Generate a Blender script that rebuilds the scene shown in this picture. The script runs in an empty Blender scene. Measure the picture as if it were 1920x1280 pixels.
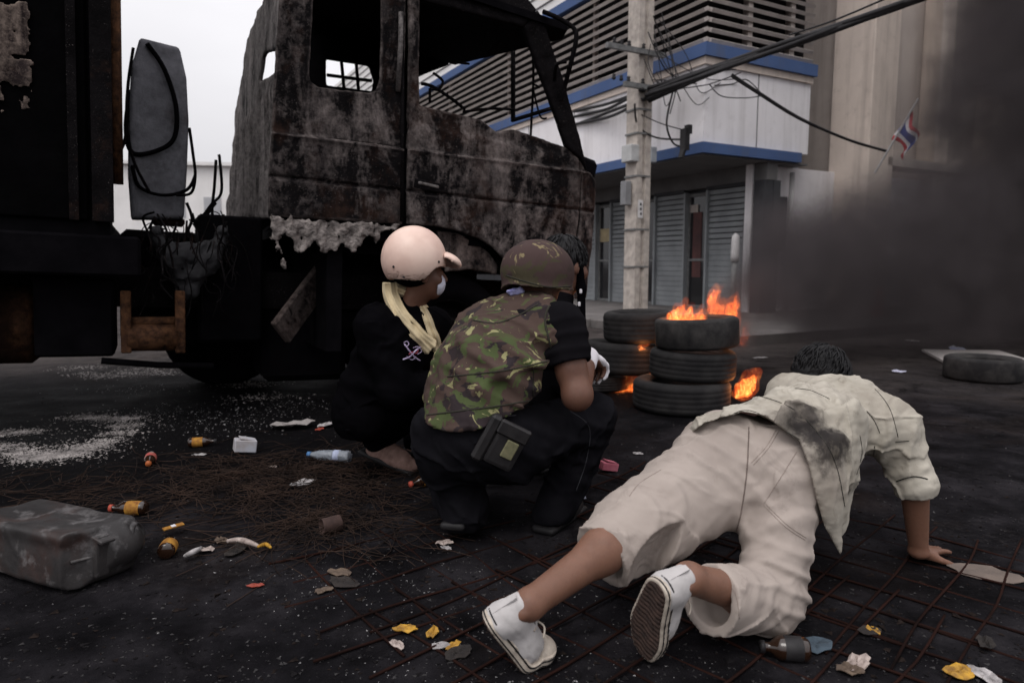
import bpy, bmesh, math, random
import numpy as np
from mathutils import Vector, Matrix, Euler

SC = bpy.context.scene
COL = SC.collection
rad = math.radians

# ------------------------------------------------------------------ camera
CAM_H, PITCH, FPX = 1.0, rad(6.4), 1280.0
cd = bpy.data.cameras.new('camera'); cam = bpy.data.objects.new('camera', cd); COL.objects.link(cam)
cam.location = (0, 0, CAM_H); cam.rotation_euler = (rad(90) - PITCH, 0, 0)
cd.sensor_width = 36; cd.lens = 36 * FPX / 1920; cd.clip_start = .05; cd.clip_end = 2000
cd.dof.use_dof = True; cd.dof.focus_distance = 2.55; cd.dof.aperture_fstop = 3.2
SC.camera = cam

# ------------------------------------------------------------------ sky, sun, exposure
SUN_EL, SUN_AZ = rad(58), rad(205)      # azimuth clockwise from +Y: behind the camera, to the left
w = bpy.data.worlds.new('World'); SC.world = w; w.use_nodes = True
wn = w.node_tree; wn.nodes.clear()
sky = wn.nodes.new('ShaderNodeTexSky'); sky.sky_type = 'NISHITA'; sky.sun_disc = False
sky.sun_elevation = SUN_EL; sky.sun_rotation = SUN_AZ; sky.dust_density = 6.0; sky.air_density = 1.2; sky.ozone_density = 1.0
hs = wn.nodes.new('ShaderNodeHueSaturation'); hs.inputs['Saturation'].default_value = .10
wn.links.new(sky.outputs[0], hs.inputs['Color'])
tc = wn.nodes.new('ShaderNodeTexCoord')
mp = wn.nodes.new('ShaderNodeMapping'); mp.inputs['Scale'].default_value = (1, 1, 2.2)
wn.links.new(tc.outputs['Generated'], mp.inputs[0])
cn = wn.nodes.new('ShaderNodeTexNoise'); cn.inputs['Scale'].default_value = 1.7; cn.inputs['Detail'].default_value = 5
wn.links.new(mp.outputs[0], cn.inputs['Vector'])
cr = wn.nodes.new('ShaderNodeMapRange'); cr.inputs[1].default_value = .3; cr.inputs[2].default_value = .7
cr.inputs[3].default_value = .90; cr.inputs[4].default_value = 1.12
wn.links.new(cn.outputs[0], cr.inputs[0])
# overcast: the cloud deck evens the clear sky out to one pale grey
ev = wn.nodes.new('ShaderNodeMix'); ev.data_type = 'RGBA'; ev.inputs[0].default_value = .82
ev.inputs[7].default_value = (7.35, 7.25, 7.55, 1)
wn.links.new(hs.outputs[0], ev.inputs[6])
mu = wn.nodes.new('ShaderNodeVectorMath'); mu.operation = 'SCALE'
wn.links.new(ev.outputs[2], mu.inputs[0]); wn.links.new(cr.outputs[0], mu.inputs['Scale'])
# an overcast sky is brighter overhead than at the horizon
sz = wn.nodes.new('ShaderNodeSeparateXYZ'); wn.links.new(tc.outputs['Generated'], sz.inputs[0])
zr_ = wn.nodes.new('ShaderNodeMapRange'); zr_.inputs[3].default_value = .74; zr_.inputs[4].default_value = 1.75; wn.links.new(sz.outputs[2], zr_.inputs[0])
mu2 = wn.nodes.new('ShaderNodeVectorMath'); mu2.operation = 'SCALE'; wn.links.new(mu.outputs[0], mu2.inputs[0]); wn.links.new(zr_.outputs[0], mu2.inputs['Scale'])
bg = wn.nodes.new('ShaderNodeBackground'); bg.inputs['Strength'].default_value = .125
wn.links.new(mu2.outputs[0], bg.inputs['Color'])
wo = wn.nodes.new('ShaderNodeOutputWorld'); wn.links.new(bg.outputs[0], wo.inputs['Surface'])

sl = bpy.data.lights.new('sun', 'SUN'); sl.energy = .7; sl.angle = rad(25); sl.color = (1, .96, .9)
sun = bpy.data.objects.new('sun', sl); COL.objects.link(sun)
_d = Vector((math.sin(SUN_AZ) * math.cos(SUN_EL), math.cos(SUN_AZ) * math.cos(SUN_EL), math.sin(SUN_EL)))
sun.rotation_euler = _d.to_track_quat('Z', 'Y').to_euler()

vs = SC.view_settings; vs.view_transform = 'Standard'; vs.look = 'None'; vs.gamma = 1.0; vs.exposure = 0.05
vs.use_curve_mapping = False
SC.render.engine = 'CYCLES'
cy = SC.cycles; cy.use_denoising = True; cy.max_bounces = 7; cy.diffuse_bounces = 3; cy.glossy_bounces = 2
cy.transparent_max_bounces = 12; cy.volume_bounces = 1; cy.volume_max_steps = 96; cy.volume_step_rate = 1.0
cy.sample_clamp_indirect = 4.0

# ------------------------------------------------------------------ picture <-> place
FW = Vector((0, math.cos(PITCH), -math.sin(PITCH))); UPV = Vector((0, math.sin(PITCH), math.cos(PITCH)))
def ray(px, py):
    return FW + Vector((1, 0, 0)) * ((px - 960) / FPX) + UPV * ((640 - py) / FPX)
def P(px, py, Y):
    d = ray(px, py); s = Y / d.y
    return Vector((0, 0, CAM_H)) + d * s
def G(px, py, z=0.0):
    d = ray(px, py); s = (z - CAM_H) / d.z
    return Vector((0, 0, CAM_H)) + d * s
def hit(px, py, p0, n):
    d = ray(px, py); o = Vector((0, 0, CAM_H)); s = (Vector(p0) - o).dot(n) / d.dot(n)
    return o + d * s

# ------------------------------------------------------------------ objects
def link(o): COL.objects.link(o); return o
def world_of(o):
    m = o.matrix_basis.copy()
    if o.parent: m = world_of(o.parent) @ o.matrix_parent_inverse @ m
    return m
def adopt(o, parent):
    if parent is not None:
        o.parent = parent; o.matrix_parent_inverse = world_of(parent).inverted()
    return o
def tag(o, label=None, cat=None, group=None, kind=None):
    if label: o['label'] = label
    if cat: o['category'] = cat
    if group: o['group'] = group
    if kind: o['kind'] = kind
    return o
def empty(name, loc=(0, 0, 0), rot=(0, 0, 0), label=None, cat=None, group=None):
    o = link(bpy.data.objects.new(name, None)); o.location = loc; o.rotation_euler = rot
    o.empty_display_size = .1
    return tag(o, label, cat, group)
def mesh_obj(name, me, mat=None, parent=None, local=False):
    o = link(bpy.data.objects.new(name, me))
    if mat and not me.materials: me.materials.append(mat)
    if parent is not None:
        if local: o.parent = parent
        else: adopt(o, parent)
    return o
def from_np(name, V, F, smooth=True):
    me = bpy.data.meshes.new(name)
    V = np.asarray(V, np.float32); F = np.asarray(F, np.int32); n = F.shape[1]
    me.vertices.add(len(V)); me.vertices.foreach_set('co', V.ravel())
    me.loops.add(F.size); me.loops.foreach_set('vertex_index', F.ravel())
    me.polygons.add(len(F)); me.polygons.foreach_set('loop_start', np.arange(0, F.size, n, dtype=np.int32))
    me.polygons.foreach_set('use_smooth', np.full(len(F), smooth))
    me.update(calc_edges=True); me.validate()
    return me
def copy_tree(o, parent=None):
    c = o.copy(); COL.objects.link(c); c.parent = parent
    for ch in list(o.children): copy_tree(ch, c)
    return c

class MB:
    """collects simple shapes into one bmesh"""
    def __init__(s): s.bm = bmesh.new()
    def box(s, c, size, R=None, bevel=0, seg=1):
        r = bmesh.ops.create_cube(s.bm, size=1.0)
        M = Matrix.Translation(Vector(c)) @ (R.to_4x4() if R else Matrix.Identity(4)) @ Matrix.Diagonal((*size, 1))
        bmesh.ops.transform(s.bm, matrix=M, verts=r['verts'])
        if bevel:
            es = list({e for v in r['verts'] for e in v.link_edges})
            bmesh.ops.bevel(s.bm, geom=es, offset=bevel, segments=seg, affect='EDGES', profile=.6)
        return s
    def tube(s, pts, r, n=8, cap=True):
        pts = [Vector(p) for p in pts]; rings = []
        rr = r if hasattr(r, '__len__') else [r] * len(pts)
        ref = None
        for i, p in enumerate(pts):
            t = (pts[min(i + 1, len(pts) - 1)] - pts[max(i - 1, 0)])
            if t.length < 1e-9: t = Vector((0, 0, 1))
            t.normalize()
            if ref is None: ref = t.orthogonal().normalized()
            ref = (ref - t * ref.dot(t))
            ref = ref.normalized() if ref.length > 1e-6 else t.orthogonal().normalized()
            b = t.cross(ref)
            rings.append([s.bm.verts.new(p + (ref * math.cos(2 * math.pi * k / n) + b * math.sin(2 * math.pi * k / n)) * rr[i]) for k in range(n)])
        for a, b2 in zip(rings, rings[1:]):
            for k in range(n): s.bm.faces.new((a[k], a[(k + 1) % n], b2[(k + 1) % n], b2[k]))
        if cap:
            s.bm.faces.new(rings[0][::-1]); s.bm.faces.new(rings[-1])
        return s
    def lathe(s, prof, n=32, M=None):
        rings = []
        for (r, z) in prof:
            if r < 1e-6: rings.append([s.bm.verts.new((0, 0, z))])
            else: rings.append([s.bm.verts.new((r * math.cos(2 * math.pi * k / n), r * math.sin(2 * math.pi * k / n), z)) for k in range(n)])
        for a, b in zip(rings, rings[1:]):
            for k in range(n):
                q = [a[k % len(a)], a[(k + 1) % len(a)], b[(k + 1) % len(b)], b[k % len(b)]]
                u = list(dict.fromkeys(q))
                if len(u) > 2: s.bm.faces.new(u)
        if M is not None: bmesh.ops.transform(s.bm, matrix=M, verts=[v for r in rings for v in r])
        return s
    def prism(s, poly, z0, z1, M=None):
        a = [s.bm.verts.new((x, y, z0)) for x, y in poly]; b = [s.bm.verts.new((x, y, z1)) for x, y in poly]
        n = len(poly)
        s.bm.faces.new(a[::-1]); s.bm.faces.new(b)
        for k in range(n): s.bm.faces.new((a[k], a[(k + 1) % n], b[(k + 1) % n], b[k]))
        if M is not None: bmesh.ops.transform(s.bm, matrix=M, verts=a + b)
        return s
    def build(s, name, mat, parent=None, local=False, smooth=False):
        bmesh.ops.recalc_face_normals(s.bm, faces=s.bm.faces)
        me = bpy.data.meshes.new(name); s.bm.to_mesh(me); s.bm.free()
        if smooth: me.polygons.foreach_set('use_smooth', np.full(len(me.polygons), True))
        return mesh_obj(name, me, mat, parent, local)

def bez(pts, n=12):
    """Catmull-Rom through the points"""
    pts = [Vector(p) for p in pts]; out = []
    for i in range(len(pts) - 1):
        p0, p1, p2, p3 = pts[max(i - 1, 0)], pts[i], pts[i + 1], pts[min(i + 2, len(pts) - 1)]
        for k in range(n):
            t = k / n
            out.append(.5 * ((2 * p1) + (p2 - p0) * t + (2 * p0 - 5 * p1 + 4 * p2 - p3) * t * t + (3 * p1 - p0 - 3 * p2 + p3) * t ** 3))
    out.append(pts[-1]); return out

# ------------------------------------------------------------------ distance-field modelling
def wav(X, Y, Z, f, seed, oct=4):
    r = np.random.RandomState(seed); s = 0; a = 1.0
    wx = 0.0
    for i in range(oct):
        d = r.normal(size=3); d /= np.linalg.norm(d); ph = r.uniform(0, 6.28)
        q = (X * d[0] + Y * d[1] + Z * d[2]) * f * (1 + .37 * i)
        wx = np.sin(q + ph + 1.4 * wx); s = s + wx
    return s / oct

class SDF:
    def __init__(s, lo, hi, h):
        s.h = h; lo = np.array(lo, float); hi = np.array(hi, float)
        n = np.ceil((hi - lo) / h).astype(int) + 1
        s.ax = [(lo[i] + h * np.arange(n[i])).astype(np.float32) for i in range(3)]
        s.d = np.full(n, .25, np.float32); s.lo = lo
    def sl(s, lo, hi):
        out = []
        for i in range(3):
            a = int(np.searchsorted(s.ax[i], lo[i])); b = int(np.searchsorted(s.ax[i], hi[i]))
            out.append(slice(a, max(b, a)))
        return tuple(out)
    def co(s, q):
        return s.ax[0][q[0]][:, None, None], s.ax[1][q[1]][None, :, None], s.ax[2][q[2]][None, None, :]
    def put(s, fn, lo, hi, k=0., mode='u'):
        pad = k + 3 * s.h
        q = s.sl([a - pad for a in lo], [a + pad for a in hi])
        if any(a.stop <= a.start for a in q): return s
        X, Y, Z = s.co(q); v = fn(X, Y, Z); D = s.d[q]
        if mode == 'u':
            if k > 0: h = np.maximum(k - np.abs(D - v), 0) / k; s.d[q] = np.minimum(D, v) - h * h * k * .25
            else: s.d[q] = np.minimum(D, v)
        else:
            v = -v
            if k > 0: h = np.maximum(k - np.abs(D - v), 0) / k; s.d[q] = np.maximum(D, v) + h * h * k * .25
            else: s.d[q] = np.maximum(D, v)
        return s
    def cone(s, a, b, ra, rb, k=0., mode='u', flat=None):
        a = Vector(a); b = Vector(b); ba = b - a; L2 = max(ba.length_squared, 1e-9)
        def fn(X, Y, Z):
            px, py, pz = X - a.x, Y - a.y, Z - a.z
            t = np.clip((px * ba.x + py * ba.y + pz * ba.z) / L2, 0, 1)
            px, py, pz = px - t * ba.x, py - t * ba.y, pz - t * ba.z
            r = ra + (rb - ra) * t
            if flat:
                n, f = flat; c = (px * n[0] + py * n[1] + pz * n[2]) * (1 / f - 1)
                px, py, pz = px + c * n[0], py + c * n[1], pz + c * n[2]
                return (np.sqrt(px * px + py * py + pz * pz) - r) * max(f, .6)
            return np.sqrt(px * px + py * py + pz * pz) - r
        m = max(ra, rb)
        return s.put(fn, [min(a[i], b[i]) - m for i in range(3)], [max(a[i], b[i]) + m for i in range(3)], k, mode)
    def ell(s, c, r, R=None, k=0., mode='u'):
        c = Vector(c); M = (R.transposed() if R else Matrix.Identity(3))
        def fn(X, Y, Z):
            x, y, z = X - c.x, Y - c.y, Z - c.z
            if R: x, y, z = [M[i][0] * x + M[i][1] * y + M[i][2] * z for i in range(3)]
            k0 = np.sqrt((x / r[0]) ** 2 + (y / r[1]) ** 2 + (z / r[2]) ** 2)
            k1 = np.sqrt((x / r[0] ** 2) ** 2 + (y / r[1] ** 2) ** 2 + (z / r[2] ** 2) ** 2)
            return k0 * (k0 - 1) / np.maximum(k1, 1e-6)
        m = max(r)
        return s.put(fn, [c[i] - m for i in range(3)], [c[i] + m for i in range(3)], k, mode)
    def box(s, c, half, R=None, rnd=.0, k=0., mode='u'):
        c = Vector(c); M = (R.transposed() if R else Matrix.Identity(3))
        def fn(X, Y, Z):
            x, y, z = X - c.x, Y - c.y, Z - c.z
            if R: x, y, z = [M[i][0] * x + M[i][1] * y + M[i][2] * z for i in range(3)]
            x, y, z = np.abs(x) - half[0] + rnd, np.abs(y) - half[1] + rnd, np.abs(z) - half[2] + rnd
            return np.sqrt(np.maximum(x, 0) ** 2 + np.maximum(y, 0) ** 2 + np.maximum(z, 0) ** 2) + np.minimum(np.maximum(np.maximum(x, y), z), 0) - rnd
        m = Vector(half).length
        return s.put(fn, [c[i] - m for i in range(3)], [c[i] + m for i in range(3)], k, mode)
    def half(s, p, n, k=0.):
        """cut away the side the normal points to"""
        p = Vector(p); n = Vector(n).normalized(); X, Y, Z = s.co((slice(None),) * 3)
        v = (X - p.x) * n.x + (Y - p.y) * n.y + (Z - p.z) * n.z
        s.d = np.maximum(s.d, v).astype(np.float32); return s
    def disp(s, fn):
        band = np.abs(s.d) < .08
        I = np.nonzero(band)
        if len(I[0]) == 0: return s
        s.d[I] += fn(s.ax[0][I[0]], s.ax[1][I[1]], s.ax[2][I[2]]).astype(np.float32)
        return s
    def mesh(s, name):
        d = s.d; S = d < 0
        d[0] = d[-1] = .2; d[:, 0] = d[:, -1] = .2; d[:, :, 0] = d[:, :, -1] = .2
        S = d < 0
        c = np.zeros(tuple(x - 1 for x in d.shape), np.uint8)
        for i in (0, 1):
            for j in (0, 1):
                for k in (0, 1):
                    c += S[i:d.shape[0] - 1 + i, j:d.shape[1] - 1 + j, k:d.shape[2] - 1 + k]
        act = (c > 0) & (c < 8); A = np.nonzero(act); n = len(A[0])
        idx = np.full(c.shape, -1, np.int32); idx[A] = np.arange(n)
        base = np.stack(A, 1).astype(np.float32); acc = np.zeros((n, 3), np.float32); cnt = np.zeros(n, np.float32)
        cor = [(i, j, k) for i in (0, 1) for j in (0, 1) for k in (0, 1)]
        val = {q: d[A[0] + q[0], A[1] + q[1], A[2] + q[2]] for q in cor}
        for q in cor:
            for ax in range(3):
                if q[ax] == 0:
                    q2 = list(q); q2[ax] = 1; q2 = tuple(q2)
                    a, b = val[q], val[q2]; m = (a < 0) != (b < 0)
                    t = np.where(m, a / np.where(m, a - b, 1), 0)
                    p = np.array(q, np.float32)[None, :].repeat(n, 0); p[:, ax] += t
                    acc += p * m[:, None]; cnt += m
        V = (base + acc / np.maximum(cnt, 1)[:, None]) * s.h + s.lo[None, :]
        quads = []
        for ax in range(3):
            o = [i for i in range(3) if i != ax]
            sa = [slice(1, -1)] * 3; sb = [slice(1, -1)] * 3
            sa[ax] = slice(0, -1); sb[ax] = slice(1, None)
            m = S[tuple(sa)] != S[tuple(sb)]; E = np.nonzero(m)
            off = [1, 1, 1]; off[ax] = 0
            e = [E[i] + off[i] for i in range(3)]
            def ci(du, dv):
                q = [e[0], e[1], e[2]]; q[o[0]] = q[o[0]] - du; q[o[1]] = q[o[1]] - dv
                return idx[q[0], q[1], q[2]]
            Q = np.stack([ci(1, 1), ci(0, 1), ci(0, 0), ci(1, 0)], 1)
            inside_first = S[e[0], e[1], e[2]]
            flip = inside_first if ax == 1 else ~inside_first
            Q[flip] = Q[flip][:, ::-1]
            quads.append(Q)
        F = np.concatenate(quads); F = F[(F >= 0).all(1)]
        return from_np(name, V, F)
    def build(s, name, mat, parent=None): return mesh_obj(name, s.mesh(name), mat, parent)

def poly_sdf(poly, X, Z):
    """signed distance to a 2-D polygon"""
    d = np.full(np.broadcast(X, Z).shape, 1e9, np.float32); sg = np.ones(d.shape, np.float32); n = len(poly)
    for i in range(n):
        ax_, az = poly[i]; bx, bz = poly[(i + 1) % n]; ex, ez = bx - ax_, bz - az
        wx, wz = X - ax_, Z - az
        t = np.clip((wx * ex + wz * ez) / max(ex * ex + ez * ez, 1e-12), 0, 1)
        d = np.minimum(d, (wx - ex * t) ** 2 + (wz - ez * t) ** 2)
        c1 = Z >= az; c2 = Z < bz; c3 = ex * wz > ez * wx
        f = (c1 & c2 & c3) | (~c1 & ~c2 & ~c3)
        sg = np.where(f, -sg, sg)
    return sg * np.sqrt(d)

# ------------------------------------------------------------------ materials
class Mat:
    def __init__(s, name):
        s.m = bpy.data.materials.new(name); s.m.use_nodes = True; s.t = s.m.node_tree; s.t.nodes.clear()
        s.out = s.t.nodes.new('ShaderNodeOutputMaterial')
        s.b = s.t.nodes.new('ShaderNodeBsdfPrincipled'); s.t.links.new(s.b.outputs[0], s.out.inputs[0])
        s.tc = s.t.nodes.new('ShaderNodeTexCoord')
    def n(s, k): return s.t.nodes.new(k)
    def l(s, a, b): s.t.links.new(a, b)
    def vec(s, scale=(1, 1, 1), rot=(0, 0, 0), loc=(0, 0, 0)):
        m = s.n('ShaderNodeMapping'); m.inputs['Scale'].default_value = scale; m.inputs['Rotation'].default_value = rot; m.inputs['Location'].default_value = loc
        s.l(s.tc.outputs['Object'], m.inputs[0]); return m.outputs[0]
    def noise(s, scale, detail=4, rough=.55, vec=None, dist=0.):
        n = s.n('ShaderNodeTexNoise'); n.inputs['Scale'].default_value = scale; n.inputs['Detail'].default_value = detail
        n.inputs['Roughness'].default_value = rough; n.inputs['Distortion'].default_value = dist
        s.l(vec if vec is not None else s.tc.outputs['Object'], n.inputs['Vector']); return n.outputs[0]
    def ridged(s, scale, detail=3, vec=None, dist=0.):
        n = s.n('ShaderNodeTexNoise'); n.noise_type = 'RIDGED_MULTIFRACTAL'; n.inputs['Scale'].default_value = scale; n.inputs['Detail'].default_value = detail; n.inputs['Distortion'].default_value = dist
        s.l(vec if vec is not None else s.tc.outputs['Object'], n.inputs['Vector']); return n.outputs[0]
    def vecnoise(s, scale, amt):
        n = s.n('ShaderNodeTexNoise'); n.inputs['Scale'].default_value = scale; n.inputs['Detail'].default_value = 5; s.l(s.tc.outputs['Object'], n.inputs['Vector'])
        m = s.n('ShaderNodeVectorMath'); m.operation = 'MULTIPLY_ADD'; s.l(n.outputs['Color'], m.inputs[0]); m.inputs[1].default_value = (amt,) * 3; s.l(s.tc.outputs['Object'], m.inputs[2]); return m.outputs[0]
    def voro(s, scale, feat='F1', out='Distance', vec=None):
        n = s.n('ShaderNodeTexVoronoi'); n.feature = feat; n.inputs['Scale'].default_value = scale
        s.l(vec if vec is not None else s.tc.outputs['Object'], n.inputs['Vector']); return n.outputs[out]
    def rng(s, f, a, b, c=0., d=1., smooth=False):
        n = s.n('ShaderNodeMapRange'); n.interpolation_type = 'SMOOTHSTEP' if smooth else 'LINEAR'
        for i, v in zip((1, 2, 3, 4), (a, b, c, d)): n.inputs[i].default_value = v
        s.l(f, n.inputs[0]); return n.outputs[0]
    def ramp(s, f, stops, const=False):
        n = s.n('ShaderNodeValToRGB'); r = n.color_ramp; r.interpolation = 'CONSTANT' if const else 'LINEAR'
        while len(r.elements) < len(stops): r.elements.new(.5)
        for e, (p, c) in zip(r.elements, stops): e.position = p; e.color = (*c, 1) if len(c) == 3 else c
        s.l(f, n.inputs[0]); return n.outputs[0]
    def mix(s, f, a, b, mode='MIX'):
        n = s.n('ShaderNodeMix'); n.data_type = 'RGBA'; n.blend_type = mode
        for i, v in ((0, f), (6, a), (7, b)):
            if hasattr(v, 'is_linked'): s.l(v, n.inputs[i])
            else: n.inputs[i].default_value = v if i == 0 else (*v, 1)
        return n.outputs[2]
    def math(s, op, a, b=None, c=None):
        n = s.n('ShaderNodeMath'); n.operation = op
        for i, v in enumerate((a, b, c)):
            if v is None: continue
            if hasattr(v, 'is_linked'): s.l(v, n.inputs[i])
            else: n.inputs[i].default_value = v
        return n.outputs[0]
    def bump(s, h, strength=.5, dist=.01, prev=None):
        n = s.n('ShaderNodeBump'); n.inputs['Strength'].default_value = strength; n.inputs['Distance'].default_value = dist
        s.l(h, n.inputs['Height'])
        if prev is not None: s.l(prev, n.inputs['Normal'])
        s.l(n.outputs[0], s.b.inputs['Normal']); return n.outputs[0]
    def col(s, c):
        if hasattr(c, 'is_linked'): s.l(c, s.b.inputs['Base Color'])
        else: s.b.inputs['Base Color'].default_value = (*c, 1)
        return s
    def rough(s, r):
        if hasattr(r, 'is_linked'): s.l(r, s.b.inputs['Roughness'])
        else: s.b.inputs['Roughness'].default_value = r
        return s
    def spec(s, v): s.b.inputs['Specular IOR Level'].default_value = v; return s
    def metal(s, v): s.b.inputs['Metallic'].default_value = v; return s

def simple(name, a, b=None, scale=8., rough=.8, bump=.2, bscale=60., bdist=.004, spec=.3, detail=5):
    m = Mat(name); b = b or tuple(x * .75 for x in a)
    m.col(m.ramp(m.noise(scale, detail, .6), [(.32, b), (.68, a)])).rough(rough).spec(spec)
    if bump: m.bump(m.noise(bscale, 4), bump, bdist)
    return m.m
# ================================================================== materials of the setting
def ground_mat():
    m = Mat('sooty_asphalt')
    big = m.noise(.55, 5, .6); mid = m.noise(3.2, 6, .62); fine = m.noise(38, 5, .7); grit = m.noise(160, 3, .6)
    soot = m.ramp(mid, [(.32, (.0018, .0017, .0021)), (.5, (.0085, .0078, .0092)), (.70, (.0225, .0205, .0232))])
    clean = m.ramp(m.noise(2.1, 6, .6), [(.3, (.036, .031, .030)), (.7, (.075, .064, .061))])
    # how far the soot of the fires reaches: a ragged stain round the truck, the tyres and the men
    pos = m.n('ShaderNodeSeparateXYZ'); m.l(m.tc.outputs['Object'], pos.inputs[0])
    dx = m.math('DIVIDE', m.math('SUBTRACT', pos.outputs[0], -.6), 8.0)
    dy = m.math('DIVIDE', m.math('SUBTRACT', pos.outputs[1], 1.5), 6.2)
    r = m.math('SQRT', m.math('ADD', m.math('MULTIPLY', dx, dx), m.math('MULTIPLY', dy, dy)))
    r = m.math('ADD', r, m.math('MULTIPLY', m.math('SUBTRACT', big, .5), .9))
    f = m.rng(r, .62, 1.15, 0, 1, True)
    c = m.mix(f, soot, clean)
    # pale ash dust in drifts and specks
    sp = m.rng(m.noise(85, 3, .75), .69, .80)
    dr = m.rng(m.noise(1.6, 6, .72, None, .8), .56, .72)
    c = m.mix(m.math('MULTIPLY', m.math('MULTIPLY', sp, dr), .75), c, (.20, .19, .19))
    c = m.mix(m.rng(m.noise(9, 6, .7, dist=.6), .57, .70, 0, .7), c, (.0055, .0046, .0052))
    c = m.mix(m.rng(m.noise(1.1, 4, .6), .55, .7, 0, .35), c, (.022, .015, .012))
    c = m.mix(m.rng(m.noise(2.3, 7, .7, dist=1.2), .52, .66, 0, .8), c, (.0026, .0023, .0027)); c = m.mix(m.math('MULTIPLY', m.rng(m.noise(26, 6, .75), .50, .72), m.rng(m.noise(1.0, 4, .6, m.vec(loc=(4, 7, 0))), .48, .66, 0, .55)), c, (.052, .047, .048))
    # black soot round the truck, also painting in the shade beneath it
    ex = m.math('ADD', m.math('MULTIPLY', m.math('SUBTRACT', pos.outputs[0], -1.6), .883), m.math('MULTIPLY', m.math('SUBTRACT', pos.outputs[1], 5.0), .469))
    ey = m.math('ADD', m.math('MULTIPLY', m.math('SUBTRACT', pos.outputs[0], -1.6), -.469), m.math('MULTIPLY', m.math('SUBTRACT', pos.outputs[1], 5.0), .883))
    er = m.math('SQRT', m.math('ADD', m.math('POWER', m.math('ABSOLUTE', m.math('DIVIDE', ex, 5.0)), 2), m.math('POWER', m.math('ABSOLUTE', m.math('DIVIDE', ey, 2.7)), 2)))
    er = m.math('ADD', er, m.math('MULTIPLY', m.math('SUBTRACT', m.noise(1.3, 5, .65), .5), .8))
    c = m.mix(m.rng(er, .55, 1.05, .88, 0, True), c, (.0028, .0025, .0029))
    m.col(c); m.rough(m.rng(mid, .3, .7, .66, .95)); m.spec(.025)
    b1 = m.bump(m.noise(14, 6, .65), .55, .02)
    b2 = m.n('ShaderNodeBump'); b2.inputs['Strength'].default_value = .6; b2.inputs['Distance'].default_value = .005
    m.l(grit, b2.inputs['Height']); m.l(b1, b2.inputs['Normal']); m.l(b2.outputs[0], m.b.inputs['Normal'])
    return m.m
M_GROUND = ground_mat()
M_PAVE = simple('pavement_concrete', (.17, .155, .15), (.10, .092, .09), 2.2, .9, .4, 30, .01)
M_KERB = simple('kerb_concrete', (.15, .135, .13), (.08, .073, .07), 5, .9, .4, 40, .006)
def stained(name, a, b, dirt, amt=.5):
    m = Mat(name); c = m.ramp(m.noise(1.3, 6, .62), [(.3, b), (.7, a)])
    st = m.rng(m.noise(2.6, 6, .68, m.vec(scale=(1.6, 1.6, .10))), .50, .74, 0, amt); c = m.mix(st, c, dirt)
    c = m.mix(m.rng(m.noise(5, 7, .75), .56, .74, 0, amt * .7), c, dirt); m.col(c).rough(.8).spec(.2); m.bump(m.noise(16, 4), .15, .006); return m.m
M_WHITEWALL = stained('white_painted_wall', (.86, .83, .85), (.77, .74, .755), (.38, .35, .34), .45)
M_CLAD = simple('pale_cladding', (.82, .80, .79), (.72, .70, .69), .8, .6, .05, 15, .003)
M_BLUE = stained('blue_painted_band', (.075, .125, .27), (.06, .10, .22), (.10, .11, .15), .6)
M_SLAT = simple('weathered_louver_slat', (.50, .45, .42), (.36, .32, .30), 3, .7, .15, 30, .004)
M_VOID = simple('dark_plenum', (.02, .018, .02), (.012, .011, .012), 3, .9, 0)
M_SOFFIT = simple('grey_soffit', (.15, .145, .145), (.11, .105, .105), 2, .9, .1)
M_SHUT = simple('grey_steel_shutter', (.26, .275, .285), (.19, .20, .21), 2.2, .55, .1, 40, .003)
M_DARKWALL = simple('dark_shop_wall', (.052, .052, .058), (.03, .03, .034), 3, .7, .1)
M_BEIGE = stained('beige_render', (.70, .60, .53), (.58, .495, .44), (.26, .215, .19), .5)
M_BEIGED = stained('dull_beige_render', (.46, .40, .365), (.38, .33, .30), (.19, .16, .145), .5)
M_BLUEGREY = simple('blue_grey_cladding', (.34, .34, .385), (.27, .27, .31), 1.6, .6, .05)
M_CONC = simple('pole_concrete', (.54, .48, .43), (.31, .275, .25), 7, .9, .35, 45, .006)
M_CABLE = simple('black_cable', (.022, .02, .022), (.012, .011, .012), 9, .6, .1)
M_STEEL = simple('dull_galvanised_steel', (.2, .2, .2), (.1, .1, .1), 12, .5, .1)
M_PIPE = simple('white_drain_pipe', (.5, .48, .48), (.36, .35, .35), 4, .5, 0)
def glass_mat():
    m = Mat('dark_window_glass'); m.col((.018, .018, .02)).rough(.08).spec(.6)
    m.bump(m.noise(1.5, 2), .05, .02); return m.m
M_GLASS = glass_mat()

# ================================================================== ground, pavement
me = bpy.data.meshes.new('ground')
bm = bmesh.new(); bmesh.ops.create_grid(bm, x_segments=6, y_segments=6, size=900); bm.to_mesh(me); bm.free()
tag(mesh_obj('ground', me, M_GROUND), kind='structure')

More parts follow.
